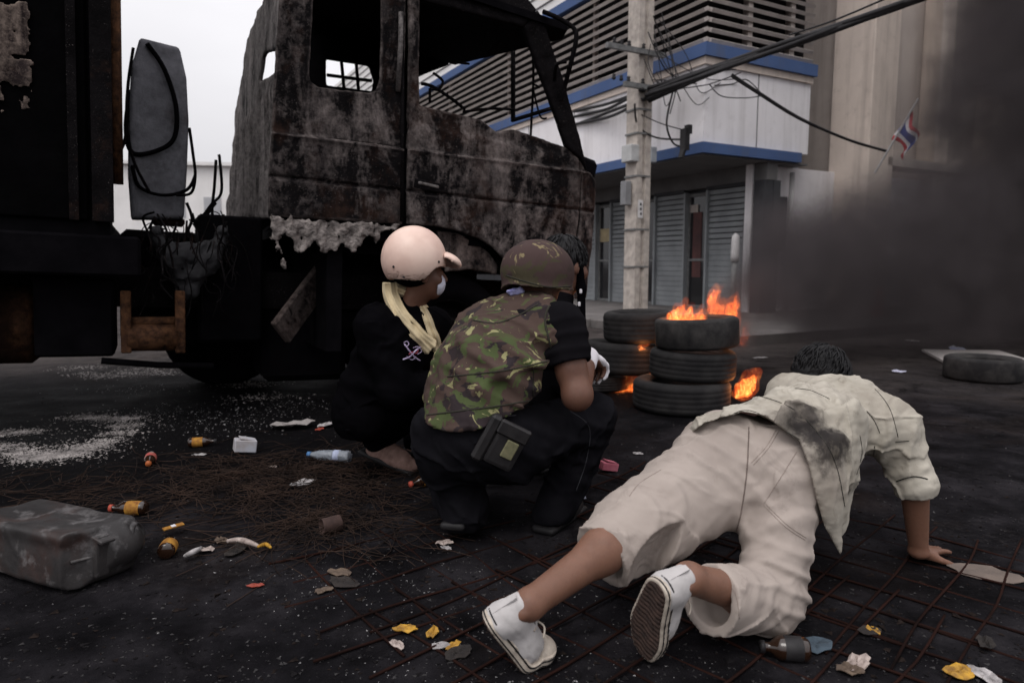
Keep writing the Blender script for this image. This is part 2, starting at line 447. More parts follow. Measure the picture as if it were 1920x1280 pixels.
BROT = rad(29); bx = Vector((math.cos(BROT), math.sin(BROT), 0)); by = Vector((-math.sin(BROT), math.cos(BROT), 0))
BO = Vector((4.50, 12.25, 0))                         # ground-floor wall corner of the louvred building
RB = Matrix.Rotation(BROT, 3, 'Z')
def Bw(x, y, z): return BO + bx * x + by * y + Vector((0, 0, z))
def front_y(px, py=500, x=0.): 
    p = hit(px, py, BO + bx * x, bx) - BO; return p.dot(by), p.z
def side_x(px, py=300, y=0.):
    p = hit(px, py, BO + by * y, by) - BO; return p.dot(bx), p.z
PAVE_Z = .13
pav = MB()
pav.box((.0, 19, PAVE_Z / 2 - .05), (5.2, 43.2, PAVE_Z + .1 - .004)); pav.box((7.6, -1.3, PAVE_Z / 2 - .052), (10, 2.6, PAVE_Z + .1 - .006)) 
pv = pav.build('pavement', M_PAVE); pv.location = BO + bx * (-.75); pv.rotation_euler = (0, 0, BROT); tag(pv, kind='structure')
kx = -.75 - 2.6 - .08
nk = 26
kb0 = MB().box((0, 0, PAVE_Z / 2), (.15, .985, PAVE_Z + .02), bevel=.015).bm
kme = bpy.data.meshes.new('kerb_stone'); kb0.to_mesh(kme); kb0.free(); kme.materials.append(M_KERB)
kroot = tag(empty('kerb', Bw(kx, -2.6, 0), (0, 0, BROT)), kind='structure')
for i in range(nk):
    k = link(bpy.data.objects.new('kerb_stone', kme)); k.parent = kroot; k.location = (random.Random(i).uniform(-.006, .006), i + .5, 0)

# ================================================================== louvred corner building
bld = empty('corner_building', BO, (0, 0, BROT), 'white corner building with brown louvres, blue bands and grey roller shutters', 'building')
def bbox_part(name, x0, x1, y0, y1, z0, z1, mat, parent=bld, bevel=0):
    return MB().box(((x0 + x1) / 2, (y0 + y1) / 2, (z0 + z1) / 2), (x1 - x0, y1 - y0, z1 - z0), bevel=bevel).build(name, mat, parent, True)
OV = -1.56; LEN = 30.; SIDE = 1.05
z_can0, z_can1 = 2.83, 3.0
z_b0, z_b1 = 4.36, 4.56
NS = 11; z_t0 = z_b1 + NS * .158
# upper storey
bbox_part('upper_wall', OV + .03, SIDE, .03, LEN, z_can1, z_b0 - .12, M_WHITEWALL)
bbox_part('cornice', OV - .01, SIDE + .02, -.01, LEN, z_b0 - .12, z_b0, M_BEIGE)
bbox_part('blue_band', OV - .06, SIDE + .06, -.06, LEN, z_b0, z_b1, M_BLUE)
bbox_part('louver_backing', OV + .2, SIDE - .02, .2, LEN, z_b1, z_t0, M_VOID)
bbox_part('blue_band', OV - .06, SIDE + .06, -.06, LEN, z_t0, z_t0 + .2, M_BLUE)
top = bbox_part('top_wall', OV + .02, SIDE, .02, LEN, z_t0 + .2, z_t0 + 2.6, M_CLAD)
for i in range(9):
    rib = bbox_part('cladding_rib', OV - .004, OV + .02, .0, LEN, z_t0 + .42 + i * .25, z_t0 + .445 + i * .25, M_SOFFIT, None)
    adopt(rib, None); rib.parent = top
# slats: one long one on the front, one short one on the side, tilted
for i in range(NS):
    z = z_b1 + .08 + i * .158
    s = MB()
    R = Matrix.Rotation(rad(-28), 3, 'Y')
    s.box((OV + .05, (LEN - .0) / 2 + .03, z), (.11, LEN - .06, .060), R)
    s.build('louver_slat', M_SLAT, bld, True)
    s = MB(); R = Matrix.Rotation(rad(28), 3, 'X')
    s.box(((OV + SIDE) / 2 + .06, .06, z + .004), (SIDE - OV - .12, .11, .060), R)
    s.build('louver_slat', M_SLAT, bld, True)
for yy in (3.2, 6.8, 10.4, 14.):
    bbox_part('louver_post', OV + .10, OV + .19, yy, yy + .07, z_b1, z_t0, M_SLAT)
for xx in (-.55, .5):
    bbox_part('louver_post', xx, xx + .10, .06, .19, z_b1, z_t0, M_SLAT)
for yy in (1.9, 3.8, 5.7, 7.6, 9.5): bbox_part('panel_joint', OV + .024, OV + .05, yy, yy + .018, z_can1, z_b0 - .12, M_SOFFIT)
bbox_part('panel_joint', -.30, -.282, .024, .05, z_can1, z_b0 - .12, M_SOFFIT)
# canopy
bbox_part('canopy_band', OV - .05, SIDE - .25, -.05, LEN, z_can0, z_can1, M_BLUE)
bbox_part('soffit', OV + .02, SIDE, .02, LEN, z_can0 - .03, z_can0 - .002, M_SOFFIT)
# ground-floor wall and what is set into it
bbox_part('lintel', .04, .3, .05, LEN, 2.50, z_can0 - .03, M_SOFFIT)
bbox_part('shop_wall', .22, .4, .05, LEN, PAVE_Z - .02, 2.5, M_DARKWALL)
bbox_part('side_wall', .0, 6.0, .35, .5, PAVE_Z - .02, z_can0 - .03, M_WHITEWALL)
def slab(name, pxa, pxb, z0, z1, x0, x1, mat, parent=bld):
    ya, _ = front_y(pxa); yb, _ = front_y(pxb)
    return bbox_part(name, x0, x1, min(ya, yb), max(ya, yb), z0, z1, mat, parent)
def shutter(pxa, pxb, z1=2.45):
    ya = front_y(pxb)[0]; yb = front_y(pxa)[0]
    root = bbox_part('shutter_box', .02, .2, ya, yb, z1, z1 + .06, M_DARKWALL)
    n = 22
    for k in range(n):
        zz = PAVE_Z + (z1 - PAVE_Z) * k / n; hh = (z1 - PAVE_Z) / n
        s = MB().box((.12, (ya + yb) / 2, zz + hh / 2), (.03 if k < 12 else .05, yb - ya - .03, hh * (.97 if k < 12 else .82)), bevel=.006)
        o = s.build('shutter_slat', M_SHUT, None); o.parent = root
    for yy in (ya, yb):
        o = MB().box((.10, yy, (PAVE_Z + z1) / 2), (.12, .05, z1 - PAVE_Z)).build('guide_rail', M_SHUT, None); o.parent = root
shutter(1318, 1394); shutter(1222, 1277); shutter(1140, 1182); shutter(1085, 1112); shutter(1046, 1072)
def shop_window(pxa, pxb, z1=2.42):
    ya = front_y(pxb)[0]; yb = front_y(pxa)[0]
    fr = MB()
    for zz, hh in ((PAVE_Z + .03, .06), (1.1, .05), (z1 - .03, .06)): fr.box((.16, (ya + yb) / 2, zz), (.06, yb - ya, hh))
    for yy in (ya + .03, yb - .03): fr.box((.163, yy, (PAVE_Z + z1) / 2), (.05, .06, z1 - PAVE_Z - .02))
    f = fr.build('window', M_STEEL, bld, True)
    for za, zb in ((PAVE_Z + .06, 1.075), (1.125, z1 - .06)):
        p = MB().box((.17, (ya + yb) / 2, (za + zb) / 2), (.012, yb - ya - .12, zb - za)).build('pane', M_GLASS, None); p.parent = f
    return ya, yb
shop_window(1278, 1316); shop_window(1183, 1220); w1 = shop_window(1113, 1139)
# posters behind/on the glass
slab('poster', 1116, 1137, 1.55, 1.86, .140, .146, simple('yellowed_poster', (.42, .34, .2), (.3, .24, .15), 9))
slab('poster', 1287, 1303, .75, 2.05, .150, .156, simple('dim_red_poster', (.13, .055, .05), (.05, .03, .032), 2.2))
slab('poster', 1282, 1296, 2.05, 2.2, .140, .146, simple('pale_notice', (.45, .4, .36), (.35, .3, .28), 9))
# corner pier with glazed box and drain pipes
bbox_part('corner_pier', .0, .22, .06, .30, PAVE_Z, 2.5, M_DARKWALL)
for xx in (.35, .95): 
    MB().tube([(xx, .26, PAVE_Z), (xx, .26, 2.7)], .045, 10).build('drain_pipe', M_PIPE, bld, True, True)
MB().box((.62, .30, 1.75), (.46, .1, 1.0), bevel=.01).build('wall_cabinet', M_DARKWALL, bld, True)

# ================================================================== tower and beige building beyond
tx = side_x(1512, 150, .0)
tw = empty('grey_tower', Bw(tx[0] + .4, 1.2, 0), (0, 0, BROT), 'tall round blue grey tower between louvred building and beige building', 'tower')
MB().lathe([(.62, 0), (.62, 11), (0, 11.05)], 40).build('shaft', M_BLUEGREY, tw, True, True)
for z in (2.7, 4.0, 8.2): MB().lathe([(.625, z - .04), (.66, z - .03), (.66, z + .03), (.625, z + .04)], 40).build('collar', simple('collar_grey', (.2, .2, .22)), tw, True, True)
bb = empty('beige_building', Bw(2.55, .2, 0), (0, 0, BROT), 'large beige building with tall square pilasters behind the smoke', 'building')
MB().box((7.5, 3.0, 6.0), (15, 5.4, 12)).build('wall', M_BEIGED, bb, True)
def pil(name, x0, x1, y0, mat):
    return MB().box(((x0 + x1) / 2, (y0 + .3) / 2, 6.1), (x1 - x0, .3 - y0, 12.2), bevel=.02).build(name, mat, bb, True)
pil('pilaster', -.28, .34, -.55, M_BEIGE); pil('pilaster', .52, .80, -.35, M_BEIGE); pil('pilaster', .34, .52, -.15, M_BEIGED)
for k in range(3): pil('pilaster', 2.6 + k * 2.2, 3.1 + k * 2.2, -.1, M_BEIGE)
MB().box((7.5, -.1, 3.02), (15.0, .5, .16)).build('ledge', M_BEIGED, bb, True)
# distant pale building glimpsed behind the gap of the truck
M_PALEW = simple('hazy_window', (.42, .42, .44), (.36, .36, .38), 2, .4, 0)
db = empty('distant_building', G(390, 520) * .0 + Vector((-24., 55., 0)), (0, 0, rad(10)), 'pale distant building glimpsed in the gap behind the truck cab', 'building')
MB().box((0, 0, 4.1), (16, 8, 8.2)).build('wall', M_CLAD, db, True)
for k in range(6):
    for j in range(2):
        MB().box((-6.3 + k * 2.5, -4.02, 2.2 + j * 3), (1.2, .08, 1.5)).build('window', M_PALEW, db, True)
MB().box((0, -.1, 8.32), (16.6, 8.6, .24)).build('roof', M_CLAD, db, True)

# ================================================================== pole, boxes, cables
pb = G(1191, 590, PAVE_Z); pb.z = PAVE_Z
pole = empty('utility_pole', pb, (0, 0, BROT), 'tall square concrete utility pole on the pavement carrying tangled black cables', 'utility pole')
PW = .30
pm = MB(); 
pm.prism([(-PW / 2, -PW / 2), (-.045, -PW / 2), (-.03, -PW / 2 + .05), (.03, -PW / 2 + .05), (.045, -PW / 2), (PW / 2, -PW / 2), (PW / 2, PW / 2), (-PW / 2, PW / 2)], -.1, 9.5)
pm.build('shaft', M_CONC, pole, True)
def pole_z(py): return P(1195, py, pb.y - .15).z - PAVE_Z
R9 = Matrix.Identity(3)
for i, (py, L) in enumerate(((100, .75), (165, .45))):
    z = pole_z(py); MB().box((-.25 + .12 * i, -.20, z), (L * 1.6, .07, .08)).build('cross_arm', M_STEEL, pole, True)
    for k in (-3, -2, -1, 1):
        MB().lathe([(.0, 0), (.025, 0), (.035, .03), (.02, .05), (.035, .07), (0, .10)], 10, Matrix.Translation((-.25 + k * .15, -.2, z + .04))).build('insulator', M_CABLE, pole, True, True)
MB().box((-.20, -.03, pole_z(288)), (.18, .26, .28), bevel=.01).build('meter_box', simple('pale_box', (.5, .5, .5)), pole, True)
MB().box((.21, -.05, pole_z(288)), (.13, .22, .26), bevel=.01).build('meter_box', simple('grey_box', (.33, .35, .38)), pole, True)
MB().box((-.24, .02, pole_z(362)), (.13, .15, .40), bevel=.01).build('meter_box', simple('grey_box_b', (.24, .24, .25)), pole, True)
sg = MB().box((-.06, -PW / 2 - .006, pole_z(392)), (.10, .008, .30)).build('number_plate', simple('white_plate', (.7, .68, .68)), pole, True)
for k, zz in enumerate((.08, 0, -.08)):
    o = MB().box((-.06 + .004 * k, -PW / 2 - .012, pole_z(392) + zz), (.035, .004, .04)).build('plate_mark', M_CABLE, None); o.parent = sg
for py in (205, 250, 330, 430, 500):
    MB().box((-.02, 0, pole_z(py)), (PW + .012, PW + .012, .03)).build('strap', M_STEEL, pole, True)

rc = random.Random(5)
def cable(name, pts, r, label, group=None, n=10, sides=6):
    o = MB().tube(bez(pts, n), r, sides).build(name, M_CABLE, None, smooth=True)
    return tag(o, label, 'cable', group)
yp = pb.y - .25
# thick bundle from the pole up to the right
for k in range(6):
    j = lambda s=.05: rc.uniform(-s, s)
    A = P(1215, 168 + k * 4, yp) + Vector((j(), j(), j(.04)))
    B_ = P(1330, 132 + k * 2, 10.6) + Vector((j(.04), j(), j(.05)))
    C_ = P(1480, 84, 9.4) + Vector((j(.03), j(.03), j(.04)))
    D_ = P(1640, 26, 8.2) + Vector((j(.02), j(.02), j(.02)))
    E_ = P(1800, -30, 7.2) + Vector((j(.02), j(.02), j(.02)))
    cable('overhead_cable', [A, B_, C_, D_, E_], .035, 'thick black cable of the bundle climbing from the pole over the smoke', 'cables of the thick overhead bundle')
cable('overhead_cable', [P(1480, 66, 9.6), P(1560, 40, 9.0), P(1660, -2, 8.3), P(1720, -30, 8)], .012, 'thin cable running just above the thick black bundle')
# bundle running left from the pole behind the truck
for k in range(4):
    j = lambda s=.05: rc.uniform(-s, s)
    cable('overhead_cable', [P(1208, 168 + 6 * k, yp) + Vector((j(), j(), j())), P(1140, 192 + 9 * k, 13.5) + Vector((j(), j(), j(.06))), P(1070, 216 + 8 * k, 15) + Vector((j(), 0, j(.05))), P(960, 250 + 8 * k, 18), P(840, 280 + 7 * k, 22)], .03,
          'black cable of the bundle running from the pole behind the truck cab', 'cables of the bundle behind the cab')
# lower drop to the flag building
for k in range(2):
    cable('overhead_cable', [P(1372, 140 + 4 * k, 10.5), P(1420, 172 + 3 * k, 10.6), P(1500, 222 + 2 * k, 10.9), P(1590, 262, 11.2), P(1664, 284, 11.6)], .022 - .006 * k, 'black cable sagging down from the bundle to the beige building by the flag', 'cables sagging to the beige building')
# loops and tangle round the pole
for k, pts in enumerate([
    [(1190, 195), (1196, 235), (1230, 258), (1285, 262)], [(1196, 212), (1240, 232), (1290, 246)],
    [(1262, 170), (1250, 230), (1262, 268), (1284, 276)], [(1225, 30), (1245, 90), (1262, 150), (1276, 190)],
    [(1232, 50), (1260, 110), (1268, 160), (1256, 214)], [(1330, 158), (1352, 180), (1395, 184), (1430, 180)],
    [(1222, 150), (1290, 150), (1340, 136), (1380, 130)], [(1215, 186), (1270, 168), (1330, 158), (1390, 136)],
    [(1215, 60), (1236, 110), (1258, 140), (1300, 150)], [(1340, 160), (1372, 158), (1400, 150), (1430, 178)]]):
    cable('hanging_wire', [P(x, y, yp - .1 + .25 * math.sin(k * 2.1 + i)) for i, (x, y) in enumerate(pts)], .016 if k in (0, 2) else .009,
          ['black wire drooping from the pole to the bracket', 'thin wire stretched from the pole to the bracket', 'thick wire loop hanging beside the bracket on the canopy', 'wire dropping from above beside the pole, outermost', 'wire curling down beside the pole above the bracket',
           'thin loose wire sagging in front of the white wall', 'wire tied level along the underside of the bundle', 'wire slung lowest under the thick bundle', 'wire slanting in from the pole top to the bundle', 'short wire knot where the bundle forks'][k])
for k in range(9):
    r_ = random.Random(40 + k); x0, y0 = r_.uniform(1205, 1260), r_.uniform(20, 150); x1, y1 = r_.uniform(1230, 1400), r_.uniform(140, 190)
    cable('slack_wire', [P(x0, y0, yp), P((x0 * 2 + x1) / 3 + r_.uniform(-14, 14), (y0 + y1) / 2 + r_.uniform(0, 30), yp - .1), P((x0 + 2 * x1) / 3, y1 + r_.uniform(-4, 24), yp - .15), P(x1, y1, yp - .2)], .007, 'thin slack wire in the tangle between the pole and the thick bundle', 'thin wires of the pole tangle')
br = empty('cable_bracket', P(1284, 262, 11.35), (0, 0, BROT), 'dark cable bracket standing on the canopy edge beside the pole', 'bracket')
MB().box((0, 0, 0), (.10, .12, .34)).build('body', M_CABLE, br, True)
MB().box((.05, -.02, .16), (.08, .10, .14)).build('clamp', M_CABLE, br, True)
MB().box((-.04, 0, -.20), (.05, .09, .2), Matrix.Rotation(.35, 3, 'Y')).build('foot', M_CABLE, br, True)

# ================================================================== flag
f0, f1 = P(1640, 325, 11.6), P(1722, 185, 11.2)
fl = empty('flag', f0, (0, 0, 0), 'red white and blue striped flag hanging from a slanted pole', 'flag')
MB().tube([f0, f1], .016, 8).build('flag_pole', M_PIPE, fl)
def flag_mat():
    m = Mat('striped_flag_cloth'); a = m.n('ShaderNodeAttribute'); a.attribute_name = 'stripe'
    m.col(m.ramp(a.outputs['Fac'], [(0, (.42, .04, .05)), (.167, (.62, .6, .62)), (.333, (.04, .055, .22)), (.667, (.62, .6, .62)), (.833, (.42, .04, .05))], True)).rough(.8)
    m.bump(m.noise(120, 2), .1, .002); return m.m
nu, nv = 26, 24; V = []; st = []
top_, bot_ = P(1709, 205, 11.25), P(1676, 262, 11.5)     # hoist edge along the pole
for i in range(nu):
    for k in range(nv):
        u, v = i / (nu - 1), k / (nv - 1)
        h = top_.lerp(bot_, v)
        off = Vector((.30 * u ** .8 * (.25 + .75 * v) * .55, -.10 * u + .06 * math.sin(5 * u + 3 * v), -.42 * u * (1 - .18 * v) + .02 * math.sin(9 * u)))
        off.x += .035 * math.sin(7 * u + 5 * v)
        p = h + off; V.append(p); st.append(v)
Fq = [(i * nv + k, i * nv + k + 1, (i + 1) * nv + k + 1, (i + 1) * nv + k) for i in range(nu - 1) for k in range(nv - 1)]
fme = from_np('cloth', V, Fq); at = fme.attributes.new('stripe', 'FLOAT', 'POINT'); at.data.foreach_set('value', np.array(st, np.float32))
fo = mesh_obj('cloth', fme, flag_mat(), fl); so = fo.modifiers.new('thickness', 'SOLIDIFY'); so.thickness = .004

# ================================================================== far street furniture
def cone_at(p):
    c = empty('traffic_cone', p, (0, 0, .4), 'red traffic cone standing in the smoke on the far street', 'traffic cone')
    MB().box((0, 0, .015), (.34, .34, .03), bevel=.01).build('base', M_CONER, c, True)
    MB().lathe([(.13, .03), (.045, .60), (.02, .62), (0, .62)], 20).build('body', M_CONER, c, True, True)
    MB().lathe([(.093, .25), (.0775, .36)], 20).build('band', M_PIPE, c, True, True)
M_CONER = simple('red_cone_plastic', (.5, .06, .03), (.36, .04, .025), 5, .6, 0)
cone_at(G(1644, 606))
bo = empty('bollard', G(1371, 610, 0), (0, 0, 0), 'slim white tipped post leaning at the kerb behind the fire', 'post')
MB().tube([(0, 0, 0), (.02, 0, 1.05)], .05, 12).build('shaft', M_STEEL, bo, True, True)
MB().lathe([(0, 0), (.066, 0), (.07, .1), (.06, .42), (0, .47)], 14, Matrix.Translation((.02, 0, 1.05))).build('tip', M_PIPE, bo, True, True)
# ================================================================== burnt truck
def burnt(name, ash=.5, seed=0., rust=.3, ashcol=(.185, .158, .153), base=(.0030, .0026, .0029)):
    m = Mat(name); v = m.vec(loc=(seed, seed * .7, seed * .3))
    vs_ = m.vec(scale=(1.6, 1.6, .55), loc=(seed, 0, seed))
    a = m.noise(2.6, 8, .68, vs_, .5); b = m.noise(19, 7, .74, v, .4); c = m.noise(70, 4, .7, v)
    k = m.math('ADD', m.math('MULTIPLY', a, .62), m.math('ADD', m.math('MULTIPLY', b, .28), m.math('MULTIPLY', c, .10)))
    lo = .60 - .14 * ash
    mask = m.math('MULTIPLY', m.rng(k, lo - .01, lo + .15), m.rng(m.noise(1.25, 3, .5, v), .36, .56, .12 if ash < 1 else .7, 1.))
    g_ = m.n('ShaderNodeNewGeometry'); edge = m.math('MULTIPLY', m.rng(g_.outputs['Pointiness'], .515, .56), m.rng(b, .38, .6))
    mask = m.math('MAXIMUM', mask, m.math('MULTIPLY', edge, .75 if ash > .3 else .0))
    dark = m.ramp(m.noise(7, 6, .65, v), [(.3, base), (.7, tuple(x * 2.6 for x in base))])
    rs = m.ramp(m.noise(30, 4, .6, v), [(.3, (.014, .008, .006)), (.7, (.045, .024, .018))])
    col = m.mix(m.rng(m.noise(1.9, 5, .7, v), .62 - .2 * rust, .80 - .2 * rust, 0, .8), dark, rs)
    ac = m.ramp(m.noise(24, 5, .7, v), [(.3, tuple(x * .35 for x in ashcol)), (.55, tuple(x * .8 for x in ashcol)), (.75, ashcol)])
    col = m.mix(mask, col, ac)
    # flaked specks
    col = m.mix(m.rng(m.noise(130, 2, .6, v), .68, .74, 0, .55), col, ashcol)
    m.col(col); m.rough(m.rng(b, .3, .7, .6, .92)); m.spec(.02)
    m.bump(k, .55, .03, m.bump(c, .35, .004)); return m.m
M_BURN = burnt('burnt_cab_paint', .70, 0., .5, (.215, .182, .175))
M_BURN2 = burnt('burnt_cab_paint_door', .92, 4.3, .5, (.225, .19, .182))
M_BURND = burnt('sooty_black_steel', .05, 2., .0)
M_BURNA = burnt('ash_covered_steel', 1.5, 7., .25, (.26, .235, .23))
M_RUST = burnt('rusted_tank_steel', .50, 3., 1.0, (.115, .055, .028), (.006, .0034, .0025))
M_INT = simple('charred_interior', (.0045, .004, .005), (.002, .0018, .0025), 6, .95, .3, 30, .01, spec=.03)
M_ASH = simple('clumped_grey_ash', (.30, .265, .25), (.045, .037, .035), 17, .95, .9, 60, .02, spec=.05, detail=8)
M_GREYM = burnt('dull_grey_sheet', 1.2, 9., .05, (.20, .20, .22), (.075, .074, .082))
M_WOODP = burnt('charred_plank', 1.0, 5., .4, (.12, .095, .088))

TAZ = rad(28); TO = Vector((-1.479, 4.25, 0)); NOSE = rad(2.4)
truck = empty('burnt_truck', TO, (0, NOSE, TAZ), 'burnt out black truck with gutted cab, bare window openings and ash streaked door', 'truck')
TM = Matrix.Translation(TO) @ Euler((0, NOSE, TAZ), 'XYZ').to_matrix().to_4x4(); TI = TM.inverted()
def T(px, py, v=0.):
    """truck-local point where the line of sight meets the plane y = v"""
    o = TI @ Vector((0, 0, CAM_H)); d = TI.to_3x3() @ ray(px, py); s = (v - o.y) / d.y
    return o + d * s
def TX(px, py, u=0.):
    o = TI @ Vector((0, 0, CAM_H)); d = TI.to_3x3() @ ray(px, py); s = (u - o.x) / d.x
    return o + d * s
def poly_side(pxs, v=0.): return [(q.x, q.z) for q in (T(x, y, v) for x, y in pxs)]
def poly_rear(pxs, u=0.): return [(q.y, q.z) for q in (TX(x, y, u) for x, y in pxs)]
def sheet(name, poly, mat, holes=(), at=0., th=.03, h=.011, axis='y', shape=None, rag=0., seed=1, parent=truck, rnd=.02):
    """a sheet-metal panel in the plane axis = at, dented and with worn edges"""
    xs = [p[0] for p in poly]; zs = [p[1] for p in poly]; D = .16
    if axis == 'y': lo = (min(xs) - .05, at - D, min(zs) - .05); hi = (max(xs) + .05, at + D, max(zs) + .05)
    else: lo = (at - D, min(xs) - .05, min(zs) - .05); hi = (at + D, max(xs) + .05, max(zs) + .05)
    f = SDF(lo, hi, h); X, Y, Z = f.co((slice(None),) * 3)
    A, O = (X, Y) if axis == 'y' else (Y, X)
    A2 = A.reshape(-1, 1); Z2 = Z.reshape(1, -1)
    d2 = poly_sdf(poly, A2, Z2)
    for hl in holes: d2 = np.maximum(d2, -poly_sdf(hl, A2, Z2) + rnd * .3)
    if rag: d2 = d2 + rag * (wav(A2, Z2, 0 * A2, 24, seed) + .6 * wav(A2, Z2, 0 * A2, 61, seed + 1) + .4 * wav(A2, Z2, 0 * A2, 120, seed + 2))
    s0 = np.full(d2.shape, at, np.float32) + .011 * wav(A2, Z2, 0 * A2, 6, seed + 5) + .0055 * wav(A2, Z2, 0 * A2, 19, seed + 6) + .002 * wav(A2, Z2, 0 * A2, 60, seed + 7)
    if shape is not None: s0 = s0 + shape(A2, Z2)
    if axis == 'y': d2e, s0e = d2[:, None, :], s0[:, None, :]
    else: d2e, s0e = d2[None, :, :], s0[None, :, :]
    dn = np.abs(O - s0e) - th / 2
    r = min(rnd, th * .45)
    ax_, bx_ = np.maximum(d2e + r, 0), np.maximum(dn + r, 0)
    f.d = (np.sqrt(ax_ ** 2 + bx_ ** 2) + np.minimum(np.maximum(d2e + r, dn + r), 0) - r).astype(np.float32)
    return mesh_obj(name, f.mesh(name), mat, parent, True)

# crease lines of the cab side (truck-local z at two places)
c1a, c1b = T(511, 250), T(1106, 325); c2a, c2b = T(511, 330), T(1106, 396); c0a, c0b = T(770, 232), T(1085, 300)
def line_z(a, b, A): return a.z + (A - a.x) * (b.z - a.z) / (b.x - a.x)
def cab_shape(A, Z):
    e1 = Z - line_z(c1a, c1b, A); e2 = Z - line_z(c2a, c2b, A)
    s = .030 * np.clip(e1 / .02, 0, 1)                                    # the belt steps in above the first crease
    s = s - .012 * np.exp(-(e1 / .014) ** 2)
    s = s + .022 * np.exp(-(e2 / .010) ** 2)                              # pressed groove
    s = s + .05 * np.clip(Z - 2.2, 0, 2) ** 2                              # leans in towards the roof
    return s
def door_shape(A, Z):
    e0 = Z - line_z(c0a, c0b, A)
    return cab_shape(A, Z) + .018 * np.clip(e0 / .03, 0, 1) - .008

qp = [(532, -75), (766, -75), (765, 0), (759, 200), (754, 421), (640, 414), (503, 406), (503, 330), (512, 200), (524, 0)]
qwin = [(596, -45), (592, 0), (583, 140), (586, 151), (598, 160), (694, 171), (705, 166), (711, 150), (716, 0), (719, -45)]
sheet('quarter_panel', poly_side(qp), M_BURN, [poly_side(qwin)], shape=cab_shape, rag=.0015, seed=3)
dr = [(768, 150), (770, -75), (793, -75), (792, 0), (789, 140), (790, 196), (860, 212), (905, 222), (935, 246), (965, 240), (1002, 252), (1058, 272), (1088, 283), (1084, 400), (1077, 470), (1070, 560), (985, 566), (962, 520), (944, 487), (920, 463), (892, 446), (850, 432), (816, 425), (760, 421), (762, 300)]
door = sheet('door', poly_side(dr), M_BURN2, shape=door_shape, rag=.0022, seed=9)
fc = [(1090, 283), (1101, 318), (1117, 338), (1115, 400), (1108, 470), (1098, 560), (1073, 560), (1080, 470), (1087, 400)]
sheet('front_corner_panel', poly_side(fc), M_BURN2, shape=cab_shape, rag=.001, seed=12)
ap = [(985, 50), (1012, 16), (1022, 30), (1060, 150), (1088, 255), (1106, 330), (1090, 300), (1062, 274), (1030, 180)]
sheet('windscreen_pillar', poly_side(ap), M_BURND, shape=cab_shape, th=.055, seed=13)
hd = [(770, -75), (985, -24), (1012, 16), (986, 51), (962, 44), (880, 22), (802, 0), (793, -5), (790, -60)]
sheet('door_header', poly_side(hd), M_BURND, shape=cab_shape, th=.05, seed=14)
# door handle recess, hinge strip, pillar seam strip
q = T(800, 349); hb = MB().box((q.x, q.y - .024, q.z), (.20, .02, .065), Matrix.Rotation(.11, 3, 'Y'), bevel=.012, seg=2)
hn = hb.build('handle_plate', M_BURND, None); hn.parent = door
hb = MB().box((q.x, q.y - .038, q.z + .004), (.15, .012, .02), Matrix.Rotation(.11, 3, 'Y'), bevel=.005); hn2 = hb.build('handle', M_BURNA, None); hn2.parent = door
a_, b_ = T(757, 10), T(752, 415)
MB().tube([(a_.x, -.012 + .05 * (a_.z - 2.2) ** 2 + .03, a_.z), (a_.x * .5 + b_.x * .5, .0, (a_.z + b_.z) / 2), (b_.x, -.02, b_.z)], .014, 8).build('pillar_seam', M_BURND, truck, True, True)
MB().tube([Vector((T(752, 24).x, -.0, T(752, 24).z)), Vector((T(748, 90).x, -.035, T(748, 90).z)), Vector((T(746, 172).x, -.0, T(746, 172).z))], .017, 8).build('grab_handle', M_BURNA, truck, True, True)
# rear wall of the cab, ribbed below the window
rw = [(520, -75), (505, -40), (478, 20), (460, 72), (446, 160), (436, 215), (432, 300), (428, 350), (424, 410), (508, 410), (514, 200), (524, 0)]
rwin = [(511, 96), (494, 99), (487, 110), (483, 150), (496, 142), (512, 128)]
def ribs(A, Z): return -.022 * np.cos(A * 30) * (Z < 2.25) * np.clip((2.25 - Z) / .1, 0, 1)
sheet('rear_wall', poly_rear(rw), M_BURNA, [poly_rear(rwin)], at=.03, th=.03, h=.014, axis='x', shape=ribs, rag=.004, seed=21)
# far side with its window openings, roof, floor, front
W = 2.3
fs = poly_side([(452, 420), (446, 215), (464, 78), (498, 2), (528, -45)], W)[::-1] + [(.05, 1.2), (2.35, 1.2), (2.32, 2.0), (2.0, 3.3)]
w_far = [poly_side([(613, 114), (690, 126), (698, 150), (696, 169), (613, 159)], W), poly_side([(470, 80), (520, 70), (520, 160), (470, 170)], W),
         poly_side([(770, 152), (860, 116), (930, 88), (958, 64), (958, 330), (770, 330)], W)]
sheet('far_side_panel', fs, M_INT, w_far, at=W, th=.04, h=.02, seed=31)
for (x0, y0, x1, y1) in ((613, 141, 697, 152), (640, 113, 645, 166), (668, 120, 672, 168)):
    MB().tube([T(x0, y0, W), T(x1, y1, W)], .016, 6).build('window_bar', M_INT, truck, True)
zr = T(780, -45).z
rf = MB()
rf.prism([(.14, 0), (2.02, .0), (2.10, .2), (2.06, 2.2), (1.9, W), (.62, W), (.34, 1.2)], 0, .05)
